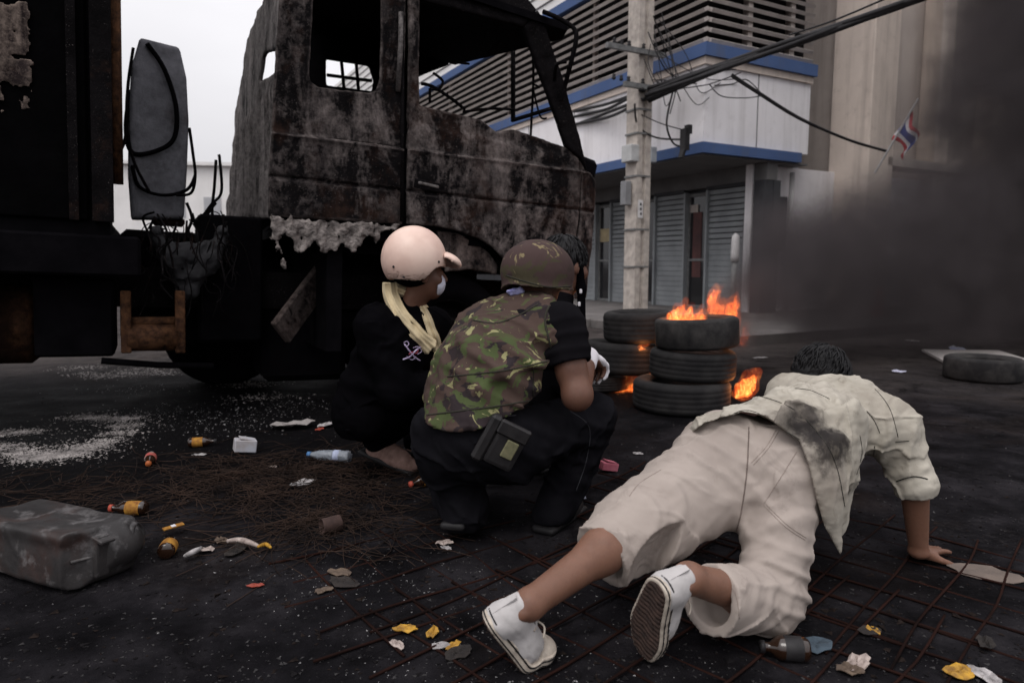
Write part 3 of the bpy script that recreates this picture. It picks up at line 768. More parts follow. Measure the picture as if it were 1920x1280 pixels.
# the roof slopes up a little to the far side
for v_ in rf.bm.verts: v_.co.z += zr + .02 + .085 * v_.co.y - max(0, v_.co.x - 1.4) * .22 + .06 * max(0, v_.co.y)
rf.build('roof', M_INT, truck, True)
MB().box((1.2, W / 2, 1.22), (2.3, W - .1, .06)).build('cab_floor', M_INT, truck, True)
MB().box((1.45, W / 2, 1.45), (1.5, 1.0, .42), bevel=.05).build('engine_tunnel', M_INT, truck, True)
MB().box((2.34, W / 2, 1.42), (.06, W - .16, .84), bevel=.03).build('front_panel', M_BURND, truck, True)
MB().box((2.22, W / 2, 1.85), (.34, W - .1, .18), Matrix.Rotation(.2, 3, 'Y'), bevel=.03).build('dashboard', M_INT, truck, True)
MB().tube([T(962, 40, 1.17), T(962, 228, 1.17)], .022, 8).build('windscreen_bar', M_BURND, truck, True)
# seat frames, charred
for yy in (.25, 1.5):
    s = MB().tube(bez([(.75, yy, 1.3), (.66, yy, 1.6), (.58, yy, 2.05), (.58, yy + .25, 2.1), (.58, yy + .5, 2.05), (.66, yy + .5, 1.6), (.75, yy + .5, 1.3)]), .018, 6)
    s.tube([(.72, yy, 1.62), (1.2, yy, 1.64), (1.2, yy + .5, 1.64), (.72, yy + .5, 1.62)], .018, 6); s.build('seat_frame', M_INT, truck, True)
# bent remains in the door opening
for pts, r in (([(790, 157), (812, 163), (850, 188), (872, 206)], .012), ([(812, 137), (830, 152), (822, 168), (806, 166)], .010), ([(806, 166), (806, 192)], .010),
               ([(868, 210), (920, 204), (965, 206)], .010), ([(960, 226), (1000, 214), (1045, 200)], .016), ([(998, 90), (1000, 150), (995, 255)], .010), ([(1012, 165), (1000, 160), (1005, 190), (1014, 220), (1025, 222)], .008),
               ([(915, 100), (935, 78)], .014), ([(855, 118), (880, 120)], .008)):
    MB().tube(bez([T(x, y, .35) for x, y in pts], 6), r, 6).build('bent_rod', M_BURND, truck, True, True)
# mirror bracket loop outside the pillar
MB().tube(bez([T(1018, 22, -.02), T(1050, 36, -.10), T(1076, 54, -.16), T(1080, 76, -.18), T(1070, 120, -.16), T(1060, 158, -.06), T(1052, 190, -.02)], 8), .017, 8).build('mirror_bracket', M_BURND, truck, True, True)
MB().tube(bez([T(1040, 150, 0), T(1044, 122, -.1), T(1062, 116, -.16)], 8), .013, 8).build('mirror_bracket', M_BURND, truck, True, True)

# wheel-arch fender, hanging ash, step plank
fd = poly_side([(822, 431), (862, 436), (900, 452), (926, 474), (943, 497), (940, 517), (915, 510), (885, 506), (857, 508), (840, 512), (836, 470)])
sheet('wheel_arch_fender', fd, burnt('fender_ash', 1.1, 6., .5, (.17, .135, .125)), at=.06, th=.03, shape=lambda A, Z: .10 * np.clip(A - 1.25, 0, 1) , rag=.003, seed=41)
# crumbling ash mat under the door sill
mp_ = poly_side([(506, 404), (560, 408), (640, 412), (752, 421), (742, 432), (720, 436), (706, 452), (690, 444), (672, 468), (655, 482), (640, 458), (622, 474), (606, 478), (590, 456), (572, 472), (556, 478), (543, 446), (528, 452), (536, 476), (541, 496), (534, 508), (526, 500), (518, 470), (509, 440)])
xs = [p[0] for p in mp_]; zs = [p[1] for p in mp_]
f = SDF((min(xs) - .05, -.16, min(zs) - .06), (max(xs) + .05, .22, max(zs) + .05), .0105); X, Y, Z = f.co((slice(None),) * 3)
A2 = X.reshape(-1, 1); Z2 = Z.reshape(1, -1)
d2 = poly_sdf(mp_, A2, Z2) + .012 * wav(A2, Z2, 0 * A2, 30, 3) + .010 * wav(A2, Z2, 0 * A2, 75, 4) + .006 * wav(A2, Z2, 0 * A2, 150, 5)
s0 = .0 + .03 * wav(A2, Z2, 0 * A2, 17, 7) + .012 * wav(A2, Z2, 0 * A2, 44, 8)
f.d = (np.maximum(d2[:, None, :] + .010, np.abs(Y - s0[:, None, :]) - .016) * .8).astype(np.float32)
f.disp(lambda X, Y, Z: .013 * wav(X, Y, Z * .45, 48, 3) + .008 * wav(X, Y, Z * .5, 105, 4) + .004 * wav(X, Y, Z, 210, 6))
mesh_obj('ash_mat', f.mesh('ash_mat'), M_ASH, truck, True)
A_, B_ = T(525, 625, .22), T(625, 490, .5)
dv = (B_ - A_); R = dv.to_track_quat('X', 'Z').to_matrix()
MB().box((A_ + B_) / 2, (dv.length, .05, .19), R, bevel=.008).build('step_plank', M_WOODP, truck, True)

# chassis and running gear
for yy in (.75, 1.55): MB().box((-1.2, yy, .82), (6.6, .09, .26)).build('chassis_rail', M_BURND, truck, True)
for xx in (-3.2, -1.4, -.3, .7, 1.9): MB().box((xx, 1.15, .82), (.10, .8, .18)).build('cross_member', M_BURND, truck, True)
MB().box((1.0, 1.15, .85), (1.5, .75, .8), bevel=.08).build('engine_block', M_INT, truck, True)
MB().box((-.1, 1.15, .72), (.9, .5, .5), bevel=.08).build('gearbox', M_INT, truck, True)
MB().tube([(1.22, .2, .48), (1.22, 2.1, .48)], .07, 10).build('front_axle', M_INT, truck, True)
def wheel(x, y, z):
    M = Matrix.Translation((x, y, z)) @ Matrix.Rotation(rad(90), 4, 'X')
    t = MB().lathe([(.30, -.12), (.40, -.14), (.47, -.12), (.49, -.05), (.49, .05), (.47, .12), (.40, .14), (.30, .12), (.30, -.12)], 36, M).build('tyre', M_INT, None, smooth=True)
    t.parent = truck
    r = MB().lathe([(.0, -.02), (.10, -.03), (.13, .06), (.16, .07), (.19, -.02), (.27, -.06), (.29, .11), (.305, .12), (.305, -.12), (0, -.10)], 30, M).build('rim', M_BURND, None, smooth=True); r.parent = t
wheel(1.22, .28, .50); wheel(1.22, 2.05, .50)
MB().box((.35, .45, .9), (.1, .8, .9)).build('wheel_well_wall', M_INT, truck, True)
MB().box((1.25, .75, 1.13), (1.9, .9, .06)).build('wheel_well_top', M_INT, truck, True)
wheel(-3.3, .30, .40); wheel(-3.3, 2.05, .40)
wheel(-.15, 1.85, .46)
# side boxes, fuel tank, bracket below the cargo body
def tb(name, px0, py0, px1, py1, v, depth, mat, bevel=.015):
    a, b = T(px0, py0, v), T(px1, py1, v)
    return MB().box(((a.x + b.x) / 2, v + depth / 2, (a.z + b.z) / 2), (abs(b.x - a.x), depth, abs(a.z - b.z)), bevel=bevel).build(name, mat, truck, True)
tb('side_box', -260, 416, 264, 520, .02, .5, M_INT)
tb('battery_box', 60, 520, 215, 668, .22, .5, M_INT)
tb('underbody_filler', 492, 540, 650, 712, .75, .5, M_INT, .05); tb('underbody_filler', 345, 560, 430, 650, .8, .5, M_INT, .05)  # dark blocks added to black out the bright gaps beneath and behind the cab
tb('underbody_filler', 222, 428, 516, 640, 1.35, .4, M_INT, .05); tb('underbody_filler', 500, 420, 640, 560, 1.2, .4, M_INT, .05)
tb('air_tank_cradle', 372, 400, 492, 640, .62, .4, M_INT)
q0, q1 = T(-170, 615, .28), T(62, 615, .28)
mm = MB(); M_ = Matrix.Translation((q0.x, .55, q0.z)) @ Matrix.Rotation(rad(90), 4, 'Y')
L = q1.x - q0.x
mm.lathe([(0, 0), (.20, 0), (.235, .04), (.235, L * .45), (.242, L * .455), (.242, L * .5), (.235, L * .505), (.235, L - .04), (.20, L), (0, L)], 30, M_).build('fuel_tank', M_RUST, truck, True, True)
for x in (236, 338):
    a, b = T(x - 8, 545, .14), T(x + 8, 662, .14)
    MB().box(((a.x + b.x) / 2, .16, (a.z + b.z) / 2), (.055, .05, a.z - b.z), bevel=.006).build('bracket_upright', M_RUST, truck, True)
a, b = T(228, 604, .2), T(346, 602, .2); MB().tube([a, b], .03, 10).build('bracket_pipe', M_RUST, truck, True, True)
a, b = T(240, 632, .2), T(330, 632, .2); MB().tube([a, b], .085, 14).build('air_tank', M_RUST, truck, True, True)
a, b = T(190, 676, .25), T(400, 686, .3); MB().tube([a, (a + b) / 2 + Vector((0, 0, -.01)), b], .02, 8).build('drag_bar', M_INT, truck, True, True)
# hanging wires and burnt hoses between cab and body
rr = random.Random(11)
for k in range(64):
    x0 = rr.uniform(285, 430); y0 = rr.uniform(395, 470); v = rr.uniform(.1, .9)
    pts = [(x0, y0)]
    for i in range(rr.randint(3, 5)): pts.append((pts[-1][0] + rr.uniform(-24, 24), min(pts[-1][1] + rr.uniform(6, 46), 600)))
    MB().tube(bez([T(x, y, v + rr.uniform(-.06, .06)) for x, y in pts], 5), rr.choice((.003, .004, .007)), 5).build('hanging_wire', burnt('burnt_wire', .12, 1.2) if k == 0 else bpy.data.materials['burnt_wire'], truck, True, True)
for pts in ([(355, 240), (362, 290), (366, 330), (358, 362), (330, 366)], [(370, 420), (395, 385), (415, 360), (412, 300), (410, 290)], [(240, 225), (236, 250), (232, 270), (222, 290)], [(250, 90), (240, 160), (238, 230), (250, 300), (280, 360)], [(360, 400), (372, 430), (390, 400), (405, 380)], [(350, 380), (360, 410), (352, 440), (372, 470)], [(405, 300), (402, 350), (398, 400), (410, 450)]):
    MB().tube(bez([T(x, y, .75) for x, y in pts], 7), .010, 6).build('hanging_wire', M_BURND, truck, True, True)
# sagging burnt tarpaulin between the rails
f = SDF(tuple(T(280, 560, .45) + Vector((-.05, -.25, -.05))), tuple(T(425, 425, .45) + Vector((.05, .3, .1))), .014)
for a, b, r in (((292, 440), (330, 500), .05), ((330, 500), (352, 545), .045), ((352, 545), (395, 490), .045), ((395, 490), (415, 440), .05), ((320, 470), (390, 470), .05)):
    f.cone(T(*a, .45), T(*b, .45), r, r, .08)
f.disp(lambda X, Y, Z: .022 * wav(X, Y, Z, 26, 8) + .012 * wav(X, Y, Z, 60, 9))
mesh_obj('burnt_sheeting', f.mesh('burnt_sheeting'), simple('charred_sheeting', (.028, .027, .030), (.012, .0115, .013), 12, .8, .5, 40, .01), truck, True)

# upright grey air duct with coiled hose
dp = [(262, 78), (300, 86), (336, 93), (349, 150), (353, 230), (350, 320), (344, 412), (246, 412), (240, 330), (242, 200), (247, 130)]
sheet('air_duct', poly_side(dp, 1.0), M_GREYM, at=1.0, th=.22, h=.018, rnd=.03, seed=55, shape=lambda A, Z: .02 * np.sin(A * 9))
MB().tube(bez([T(276, 82, .87), T(308, 130, .87), T(330, 200, .86), T(326, 260, .86), T(290, 284, .87), T(248, 286, .87), T(236, 240, .92), T(244, 170, .95)], 10), .015, 8).build('hose', M_INT, truck, True, True)
MB().tube(bez([T(248, 310, .87), T(262, 350, .86), T(305, 366, .86), T(350, 356, .87), T(366, 330, .9)], 10), .011, 8).build('hose', M_INT, truck, True, True)
tb('duct_foot', 285, 405, 347, 424, .98, .2, burnt('reddish_rust_foot', .2, 3.3, 2.0))

# cargo body: side wall, front wall, posts, exhaust stack
x1 = T(204, 300).x
MB().box((x1 - 2.2, .05, 2.35), (4.2, .06, 2.3), bevel=.01).build('body_side_wall', simple('body_soot_black', (.0022, .0020, .0024), (.0010, .0009, .0011), 5, .95, .4, 25, .01, spec=.02), truck, True)
MB().box((x1 - .1, 1.15, 2.35), (.06, 2.2, 2.3)).build('body_front_wall', M_INT, truck, True)
MB().box((x1 - 2.1, 1.15, 1.15), (4.2, 2.2, .10)).build('body_floor', M_INT, truck, True)
MB().box((x1 - 2.1, 1.15, 3.5), (4.2, 2.3, .06)).build('body_roof', M_INT, truck, True)
a = T(137, 300); MB().box((a.x, .005, 2.35), (.045, .03, 2.3)).build('body_post', M_BURND, truck, True)
a = T(192, 300); MB().box((a.x, .005, 2.35), (.10, .07, 2.3)).build('body_post', M_BURND, truck, True)
a, b = T(213, -40, .1), T(219, 345, .1); MB().tube([a, b], .034, 10).build('exhaust_stack', M_RUST, truck, True, True)
# flaked pale paint left on the body wall
pp = poly_side([(-40, 8), (50, 6), (56, 60), (60, 120), (64, 170), (56, 205), (30, 214), (-40, 212)])
sheet('paint_patch', pp, burnt('flaking_pale_paint', 1.15, 13., .2, (.30, .235, .20), (.012, .009, .009)), at=.012, th=.008, rag=.020, seed=61, rnd=.006)
# ================================================================== tyres
def rubber(name, dust):
    m = Mat(name); c = m.ramp(m.noise(9, 6, .65), [(.3, (.0065, .006, .007)), (.7, (.014, .0132, .014))])
    c = m.mix(m.rng(m.noise(5, 6, .7), .40, .74, 0, dust), c, (.062, .057, .054)); m.col(c).rough(.82).spec(.22)
    m.bump(m.noise(60, 4), .3, .004); return m.m
M_TYRE = rubber('dusty_tyre_rubber', .35); M_TYRED = rubber('dusty_grey_tyre_rubber', .75)
tyre_cache = {}
def tyre(p, R, w, tilt, mat, label, group='tyres of the burning barricade'):
    root = empty('tyre', p, tilt, label, 'tyre', group)
    key = (round(R, 3), round(w, 3), mat.name)
    if key not in tyre_cache:
        h = w / 2; ri = R * .62
        prof = [(ri, -h * .72), (ri + .012, -h * .86), (ri + .03, -h * .90), (R * .80, -h * 1.0), (R * .90, -h * .97), (R * .955, -h * .88), (R * .985, -h * .74)]
        for gz in ((-.5, -.17, .17, .5) if mat is M_TYRE else ()): prof += [(R, (gz - .09) * h), (R - .0018, (gz - .05) * h), (R - .0018, (gz + .05) * h), (R, (gz + .09) * h)]
        prof += [(a, -b) for a, b in prof[:7][::-1]]
        prof += [(ri - .002, h * .72), (ri + .02, h * .62), (ri + .05, 0), (ri + .02, -h * .62), (ri, -h * .72)]
        m = MB().lathe(prof, 56); bmesh.ops.remove_doubles(m.bm, verts=m.bm.verts, dist=1e-5)
        o = m.build('casing', mat, root, True, True)
        tyre_cache[key] = o.data
    else:
        mesh_obj('casing', tyre_cache[key], None, root, True)
    MB().lathe([(R * .60, -.5 * w * .70), (R * .64, -.5 * w * .80), (R * .655, -.5 * w * .88), (R * .60, -.5 * w * .60), (R * .60, .5 * w * .60), (R * .655, .5 * w * .88), (R * .64, .5 * w * .80), (R * .60, .5 * w * .70)], 40).build('bead', mat, root, True, True)
    return root
SX = 1.222; SY = 4.72
tyre((SX - .035, SY, .105), .335, .21, (0, .0, .3), M_TYRE, 'widest black tyre lying on the road, bottom of the burning stack')
tyre((SX + .045, SY + .03, .315), .297, .20, (rad(1.5), 0, 1.0), M_TYRE, 'black tyre in the middle of the three high burning stack')
tyre((SX + .065, SY + .02, .535), .290, .21, (rad(-2.5), rad(1.5), 2.0), M_TYRED, 'dusty grey tyre with flames on top of the three high stack')
LXc = (1168 - 960) / 1280 * 5.5
tyre((LXc - .20, 5.50, .07), .27, .13, (0, 0, .2), M_TYRE, 'flattened black tyre lowest behind the squatting people')
tyre((LXc + .0, 5.48, .265), .315, .245, (rad(1), rad(2), .8), M_TYRE, 'black tyre lying under another, glowing beneath, beside the three high stack')
tyre((LXc + .115, 5.46, .515), .275, .235, (rad(-2), rad(-1), 1.7), M_TYRE, 'black tyre topping the lower stack beside the burning one')
q = G(1843, 722); tyre((P(1843, 690, q.y + .31).x, q.y + .31, .10), .305, .20, (0, 0, .5), M_TYRED, 'lone black tyre lying beside the white board', None)

# ================================================================== flames (glowing gas, no surface)
def flame_mat(name, bright, seed, scale=26., thr=.42):
    m = bpy.data.materials.new(name); m.use_nodes = True; t = m.node_tree; t.nodes.clear()
    M = Mat.__new__(Mat); M.m = m; M.t = t; M.tc = t.nodes.new('ShaderNodeTexCoord')
    out = t.nodes.new('ShaderNodeOutputMaterial'); em = t.nodes.new('ShaderNodeEmission')
    v = M.vec(scale=(1, 1, .55), loc=(seed, seed * .3, 0)); n = M.noise(scale, 4, .62, v, 1.6)
    n2 = M.noise(scale * 2.3, 3, .6, v, .8)
    k = M.math('ADD', M.math('MULTIPLY', n, .7), M.math('MULTIPLY', n2, .3))
    f = M.rng(k, thr - .10, thr + .26)
    M.l(M.ramp(f, [(0, (1, .05, .012)), (.45, (1, .09, .016)), (.8, (1, .21, .032)), (1, (1, .46, .12))]), em.inputs['Color'])
    st = M.math('MULTIPLY', M.math('POWER', f, 2.2), bright)
    M.l(st, em.inputs['Strength']); t.links.new(em.outputs[0], out.inputs['Volume'])
    m.cycles.volume_step_rate = .5
    return m
def flame(label, tongues, bright, seed, thr=.42, scale=26., group=None, glow=1.6):
    pts = [Vector(a) for a, b, r0, r1 in tongues] + [Vector(b) for a, b, r0, r1 in tongues]; mx = max(r0 for _, _, r0, _ in tongues) + .04
    lo = [min(p[i] for p in pts) - mx for i in range(3)]; hi = [max(p[i] for p in pts) + mx for i in range(3)]
    f = SDF(lo, hi, .010)
    for a, b, r0, r1 in tongues:
        a, b = Vector(a), Vector(b); m1 = a.lerp(b, .5) + Vector((random.Random(seed).uniform(-.02, .03), 0, 0))
        f.cone(a, m1, r0, (r0 + r1) * .55, .02); f.cone(m1, b, (r0 + r1) * .55, r1, .02)
    f.disp(lambda X, Y, Z: .012 * wav(X, Y, Z * .6, 55, seed) + .005 * wav(X, Y, Z, 120, seed + 3))
    root = empty('flame', pts[0], (0, 0, 0), label, 'fire', group)
    mesh_obj('flame_core', f.mesh('flame_core'), flame_mat('flame_gas_%d' % seed, bright, seed, scale, thr), root)
    f = SDF([a - .06 for a in lo], [a + .06 for a in hi], .012)
    for a, b, r0, r1 in tongues: f.cone(Vector(a), Vector(b) + Vector((.01, 0, .035)), r0 * 1.5, r1 * 1.6, .04)
    f.disp(lambda X, Y, Z: .012 * wav(X, Y, Z * .6, 40, seed + 8))
    mesh_obj('flame_fringe', f.mesh('flame_fringe'), flame_mat('flame_fringe_gas_%d' % seed, bright * .16, seed + 2, scale * .8, .40), root)
    li = bpy.data.lights.new('firelight', 'POINT'); li.energy = glow; li.color = (1, .34, .10); li.shadow_soft_size = .05
    lo_ = link(bpy.data.objects.new('firelight', li)); lo_.location = pts[0].lerp(pts[len(pts) // 2], .6); adopt(lo_, root)
    return root
def FP(x, y, Y): return P(x, y, Y)
flame('orange flames licking along the top edge of the tall tyre stack', [(FP(1258, 601, 4.80), FP(1262, 584, 4.80), .034, .016), (FP(1274, 600, 4.80), FP(1283, 572, 4.80), .044, .014), (FP(1290, 600, 4.80), FP(1296, 578, 4.80), .040, .012), (FP(1306, 602, 4.82), FP(1314, 582, 4.82), .030, .010), (FP(1318, 602, 4.84), FP(1320, 592, 4.84), .02, .008)], 58, 3, .38)
flame('tall orange red flame curling up from the tall tyre stack', [(FP(1346, 602, 4.96), FP(1334, 562, 4.96), .056, .030), (FP(1334, 564, 4.90), FP(1340, 546, 4.90), .030, .014), (FP(1340, 548, 4.90), FP(1354, 544, 4.90), .016, .008), (FP(1364, 602, 4.88), FP(1370, 572, 4.88), .060, .024), (FP(1374, 596, 4.86), FP(1380, 556, 4.86), .034, .009), (FP(1352, 600, 4.9), FP(1354, 574, 4.9), .045, .012)], 44, 9, .40)
flame('low flame burning at the foot of the tall tyre stack', [(FP(1386, 738, 4.62), FP(1396, 712, 4.62), .034, .016), (FP(1400, 734, 4.62), FP(1412, 706, 4.62), .040, .016), (FP(1412, 726, 4.62), FP(1420, 706, 4.62), .026, .010)], 75, 14, .38)
flame('deep orange glow burning under the lower tyre stack', [(FP(1160, 744, 5.35), FP(1166, 722, 5.35), .060, .04), (FP(1184, 742, 5.35), FP(1192, 722, 5.35), .055, .035)], 26, 21, .36)
flame('small flame in the gap between the two tyre stacks', [(FP(1222, 712, 5.0), FP(1224, 700, 5.0), .022, .014)], 90, 25, .34)
flame('thin flame between the two tyres of the lower stack', [(FP(1196, 654, 5.19), FP(1214, 654, 5.19), .012, .010)], 150, 31, .30)
flame('faint red flames drifting off the back of the tall stack', [(FP(1392, 640, 4.95), FP(1398, 615, 4.95), .030, .015)], 10, 37, .46)
flame('tiny flame on the road behind the raised shoulder', [(FP(1632, 736, 5.0), FP(1634, 726, 5.0), .014, .008)], 90, 41, .34)

# ================================================================== smoke
def smoke_mat():
    m = bpy.data.materials.new('black_tyre_smoke'); m.use_nodes = True; t = m.node_tree; t.nodes.clear()
    M = Mat.__new__(Mat); M.m = m; M.t = t; M.tc = t.nodes.new('ShaderNodeTexCoord')
    out = t.nodes.new('ShaderNodeOutputMaterial'); pv_ = t.nodes.new('ShaderNodeVolumePrincipled')
    # rolling turbulence
    wv = t.nodes.new('ShaderNodeTexNoise'); wv.inputs['Scale'].default_value = .9; wv.inputs['Detail'].default_value = 3; M.l(M.tc.outputs['Object'], wv.inputs['Vector'])
    off = t.nodes.new('ShaderNodeVectorMath'); off.operation = 'SUBTRACT'; M.l(wv.outputs['Color'], off.inputs[0]); off.inputs[1].default_value = (.5, .5, .5)
    sc = t.nodes.new('ShaderNodeVectorMath'); sc.operation = 'SCALE'; M.l(off.outputs[0], sc.inputs[0]); sc.inputs['Scale'].default_value = 1.1
    ad = t.nodes.new('ShaderNodeVectorMath'); ad.operation = 'ADD'; M.l(M.tc.outputs['Object'], ad.inputs[0]); M.l(sc.outputs[0], ad.inputs[1])
    p = ad.outputs[0]
    def seg(a, b, r0, r1, w):
        a, b = Vector(a), Vector(b); ba = b - a
        s = t.nodes.new('ShaderNodeVectorMath'); s.operation = 'SUBTRACT'; M.l(p, s.inputs[0]); s.inputs[1].default_value = a
        d = t.nodes.new('ShaderNodeVectorMath'); d.operation = 'DOT_PRODUCT'; M.l(s.outputs[0], d.inputs[0]); d.inputs[1].default_value = ba / ba.length_squared
        tt_ = M.rng(d.outputs['Value'], 0, 1); 
        pr = t.nodes.new('ShaderNodeVectorMath'); pr.operation = 'SCALE'; pr.inputs[0].default_value = ba; M.l(tt_, pr.inputs['Scale'])
        e = t.nodes.new('ShaderNodeVectorMath'); e.operation = 'DISTANCE'; M.l(s.outputs[0], e.inputs[0]); M.l(pr.outputs[0], e.inputs[1])
        r = M.math('ADD', M.math('MULTIPLY', tt_, r1 - r0), r0)
        q = M.math('DIVIDE', e.outputs['Value'], r)
        return M.math('MULTIPLY', M.rng(q, .25, 1.0, 1, 0, True), w)
    ds = None
    for sgm in SMOKE:
        v = seg(*sgm); ds = v if ds is None else M.math('MAXIMUM', ds, v)
    n = M.noise(1.9, 5, .62, p, .5); k = M.rng(n, .36, .64, .15, 1.7)
    M.l(M.math('MULTIPLY', ds, k), pv_.inputs['Density'])
    pv_.inputs['Color'].default_value = (.108, .094, .098, 1); pv_.inputs['Anisotropy'].default_value = .1
    t.links.new(pv_.outputs[0], out.inputs['Volume']); m.cycles.volume_step_rate = 1.0
    return m
SMOKE = [((1.46, 4.95, .62), (2.6, 6.5, .95), .16, .62, 3.2), ((2.6, 6.5, .95), (4.6, 7.9, 1.05), .62, 1.45, 2.6), ((4.6, 7.9, 1.0), (9.0, 9.4, 1.7), 1.35, 2.8, 2.0),
         ((4.9, 7.9, 1.0), (8.8, 9.0, 4.2), 1.0, 2.7, 1.0), ((6.1, 8.5, 3.0), (9.4, 9.3, 6.8), 1.5, 3.8, 2.6), ((2.2, 6.0, .55), (6.5, 7.4, .5), .5, .9, .22)]
f = SDF((.6, 3.8, .02), (13.0, 12.6, 9.0), .22)
for a, b, r0, r1, w_ in SMOKE: f.cone(a, b, r0 + .38, r1 + .42, .3)
f.half((0, 0, .06), (0, 0, -1))
tag(mesh_obj('smoke', f.mesh('smoke'), smoke_mat()), 'thick black smoke rolling off the burning tyres across the street', 'smoke', kind='stuff')
# ================================================================== people
from mathutils.bvhtree import BVHTree
def skin_mat(name, a, b):
    m = Mat(name); c = m.ramp(m.noise(11, 6, .65), [(.3, b), (.7, a)])
    c = m.mix(m.rng(m.noise(5.5, 6, .7), .52, .74, 0, .6), c, tuple(x * .32 for x in b)); c = m.mix(m.rng(m.noise(120, 3, .6), .60, .75, 0, .3), c, tuple(x * .5 for x in b))
    m.col(c).rough(m.rng(m.noise(30, 4), .3, .7, .42, .66)).spec(.35)
    m.b.inputs['Subsurface Weight'].default_value = .12; m.b.inputs['Subsurface Radius'].default_value = (.012, .005, .003)
    m.bump(m.noise(190, 3), .15, .002); return m.m
M_SKIN = skin_mat('tan_skin', (.215, .108, .071), (.135, .064, .042))
M_SKIND = skin_mat('brown_skin', (.150, .072, .048), (.10, .046, .031))
def cloth(name, a, b, scale=5., weave=420., rough=.9, bump=.25, dirt=None, spec=.12):
    m = Mat(name); c = m.ramp(m.noise(scale, 6, .62), [(.3, b), (.7, a)])
    if dirt: c = m.mix(m.rng(m.noise(7.5, 6, .7, dist=.5), .56, .74, 0, .55), c, dirt)
    m.col(c).rough(rough).spec(spec)
    m.bump(m.noise(weave, 2, .5), bump, .0012, m.bump(m.noise(26, 3, .5, None, .5), .14, .006, m.bump(m.ridged(5.2, 3, m.vec(scale=(1, 1, 1.5), rot=(.4, .6, .3)), 1.2), .40, .030))); return m.m
M_BLACKC = cloth('black_cotton', (.0030, .0028, .0036), (.0018, .0016, .0022), 4, spec=.015)
M_BLACKT = cloth('black_tshirt', (.0095, .0088, .0105), (.0055, .005, .0062), 4, spec=.02)
M_DENIM = cloth('black_denim', (.0110, .0106, .0130), (.0050, .0048, .0062), 9, spec=.02)
M_PANTS = cloth('stone_cotton_twill', (.37, .318, .285), (.30, .255, .228), 6, 420, .92, .25, (.145, .118, .104))
M_RUBBERW = simple('aged_white_rubber', (.58, .51, .43), (.30, .255, .215), 30, .6, .15, 60, .002)
M_CANVAS = cloth('white_canvas', (.50, .475, .47), (.38, .36, .355), 9, 500, .9, .3, (.22, .20, .19))
M_TREAD = simple('worn_brown_sole', (.060, .036, .028), (.018, .012, .011), 34, .85, .4, 80, .004)
M_BLKRUB = simple('black_rubber_line', (.014, .013, .014), None, 30, .6, .1)
M_HAIR = Mat('black_hair'); M_HAIR.col((.0055, .005, .006)).rough(.6).spec(.22); M_HAIR = M_HAIR.m
M_BOOT = simple('scuffed_black_boot', (.022, .02, .021), (.01, .009, .01), 24, .55, .2, 60, .003)
M_GLOVE = cloth('white_cotton_glove', (.66, .63, .66), (.55, .53, .56), 10, 500)
def camo(name, cols, scale, seed=0., stretch=(1, 1, 1)):
    m = Mat(name); v = m.vec(scale=stretch, loc=(seed, seed, seed))
    base = m.ramp(m.noise(scale * .55, 3, .5, v, 1.0), [(0, cols[0]), (.40, cols[0]), (.42, cols[1]), (.60, cols[1]), (.62, cols[2])], True)
    v2 = m.vec(scale=stretch, loc=(seed + 5, seed + 2, seed))
    c = m.mix(m.rng(m.noise(scale * .8, 4, .6, v2, 1.6), .555, .575), base, cols[3])
    v3 = m.vec(scale=stretch, loc=(seed - 3, seed + 9, seed + 1))
    c = m.mix(m.rng(m.noise(scale * .9, 4, .62, v3, 1.8), .60, .62), c, cols[4])
    c = m.mix(m.rng(m.noise(3, 5, .6), .35, .75, 0, .45), c, tuple(x * .55 for x in cols[1]))
    m.col(c).rough(.9).spec(.15)
    m.bump(m.noise(330, 2), .25, .0012, m.bump(m.noise(28, 4, .55), .3, .008)); return m.m
M_CAMO = camo('woodland_camouflage_cloth', [(.024, .018, .021), (.066, .043, .036), (.066, .072, .032), (.060, .080, .030), (.28, .265, .13)], 11.5, 0., (1, 1, 1.3))
M_CAMOH = camo('brown_camouflage_cover', [(.038, .026, .027), (.060, .038, .036), (.050, .034, .030), (.055, .048, .028), (.20, .16, .09)], 9, 8.)

def frame(fwd, up):
    f = Vector(fwd).normalized(); u = Vector(up); u = (u - f * u.dot(f)).normalized(); r = f.cross(u)
    return f, u, r                                  # forward, up, right
def mat_cols(x, y, z): return Matrix((x, y, z)).transposed()

def head(f, c, fwd, up, k=.02):
    F, U, R_ = frame(fwd, up); c = Vector(c); M3 = mat_cols(R_, F, U)
    f.ell(c + U * .025 - F * .012, (.076, .096, .096), M3, k)
    f.ell(c - U * .045 + F * .030, (.058, .062, .070), M3, .03)             # jaw and face
    f.ell(c - U * .092 + F * .062, (.026, .022, .020), M3, .02)             # chin
    for s in (-1, 1):
        f.ell(c + R_ * s * .031 + F * .088 + U * .004, (.017, .012, .011), M3, .01, 's')
        f.ell(c + R_ * s * .031 + F * .079 + U * .003, (.013, .012, .012), M3, .004)
        f.ell(c + R_ * s * .080 - F * .006 - U * .012, (.012, .020, .032), M3, .008)    # ear
        f.ell(c + R_ * s * .046 + F * .062 - U * .030, (.020, .02, .022), M3, .02)
    f.cone(c + F * .088 + U * .012, c + F * .108 - U * .028, .009, .014, .012)             # nose
    f.ell(c + F * .086 - U * .060, (.024, .010, .006), M3, .006); f.ell(c + F * .085 - U * .071, (.021, .010, .006), M3, .006)
    return F, U, R_

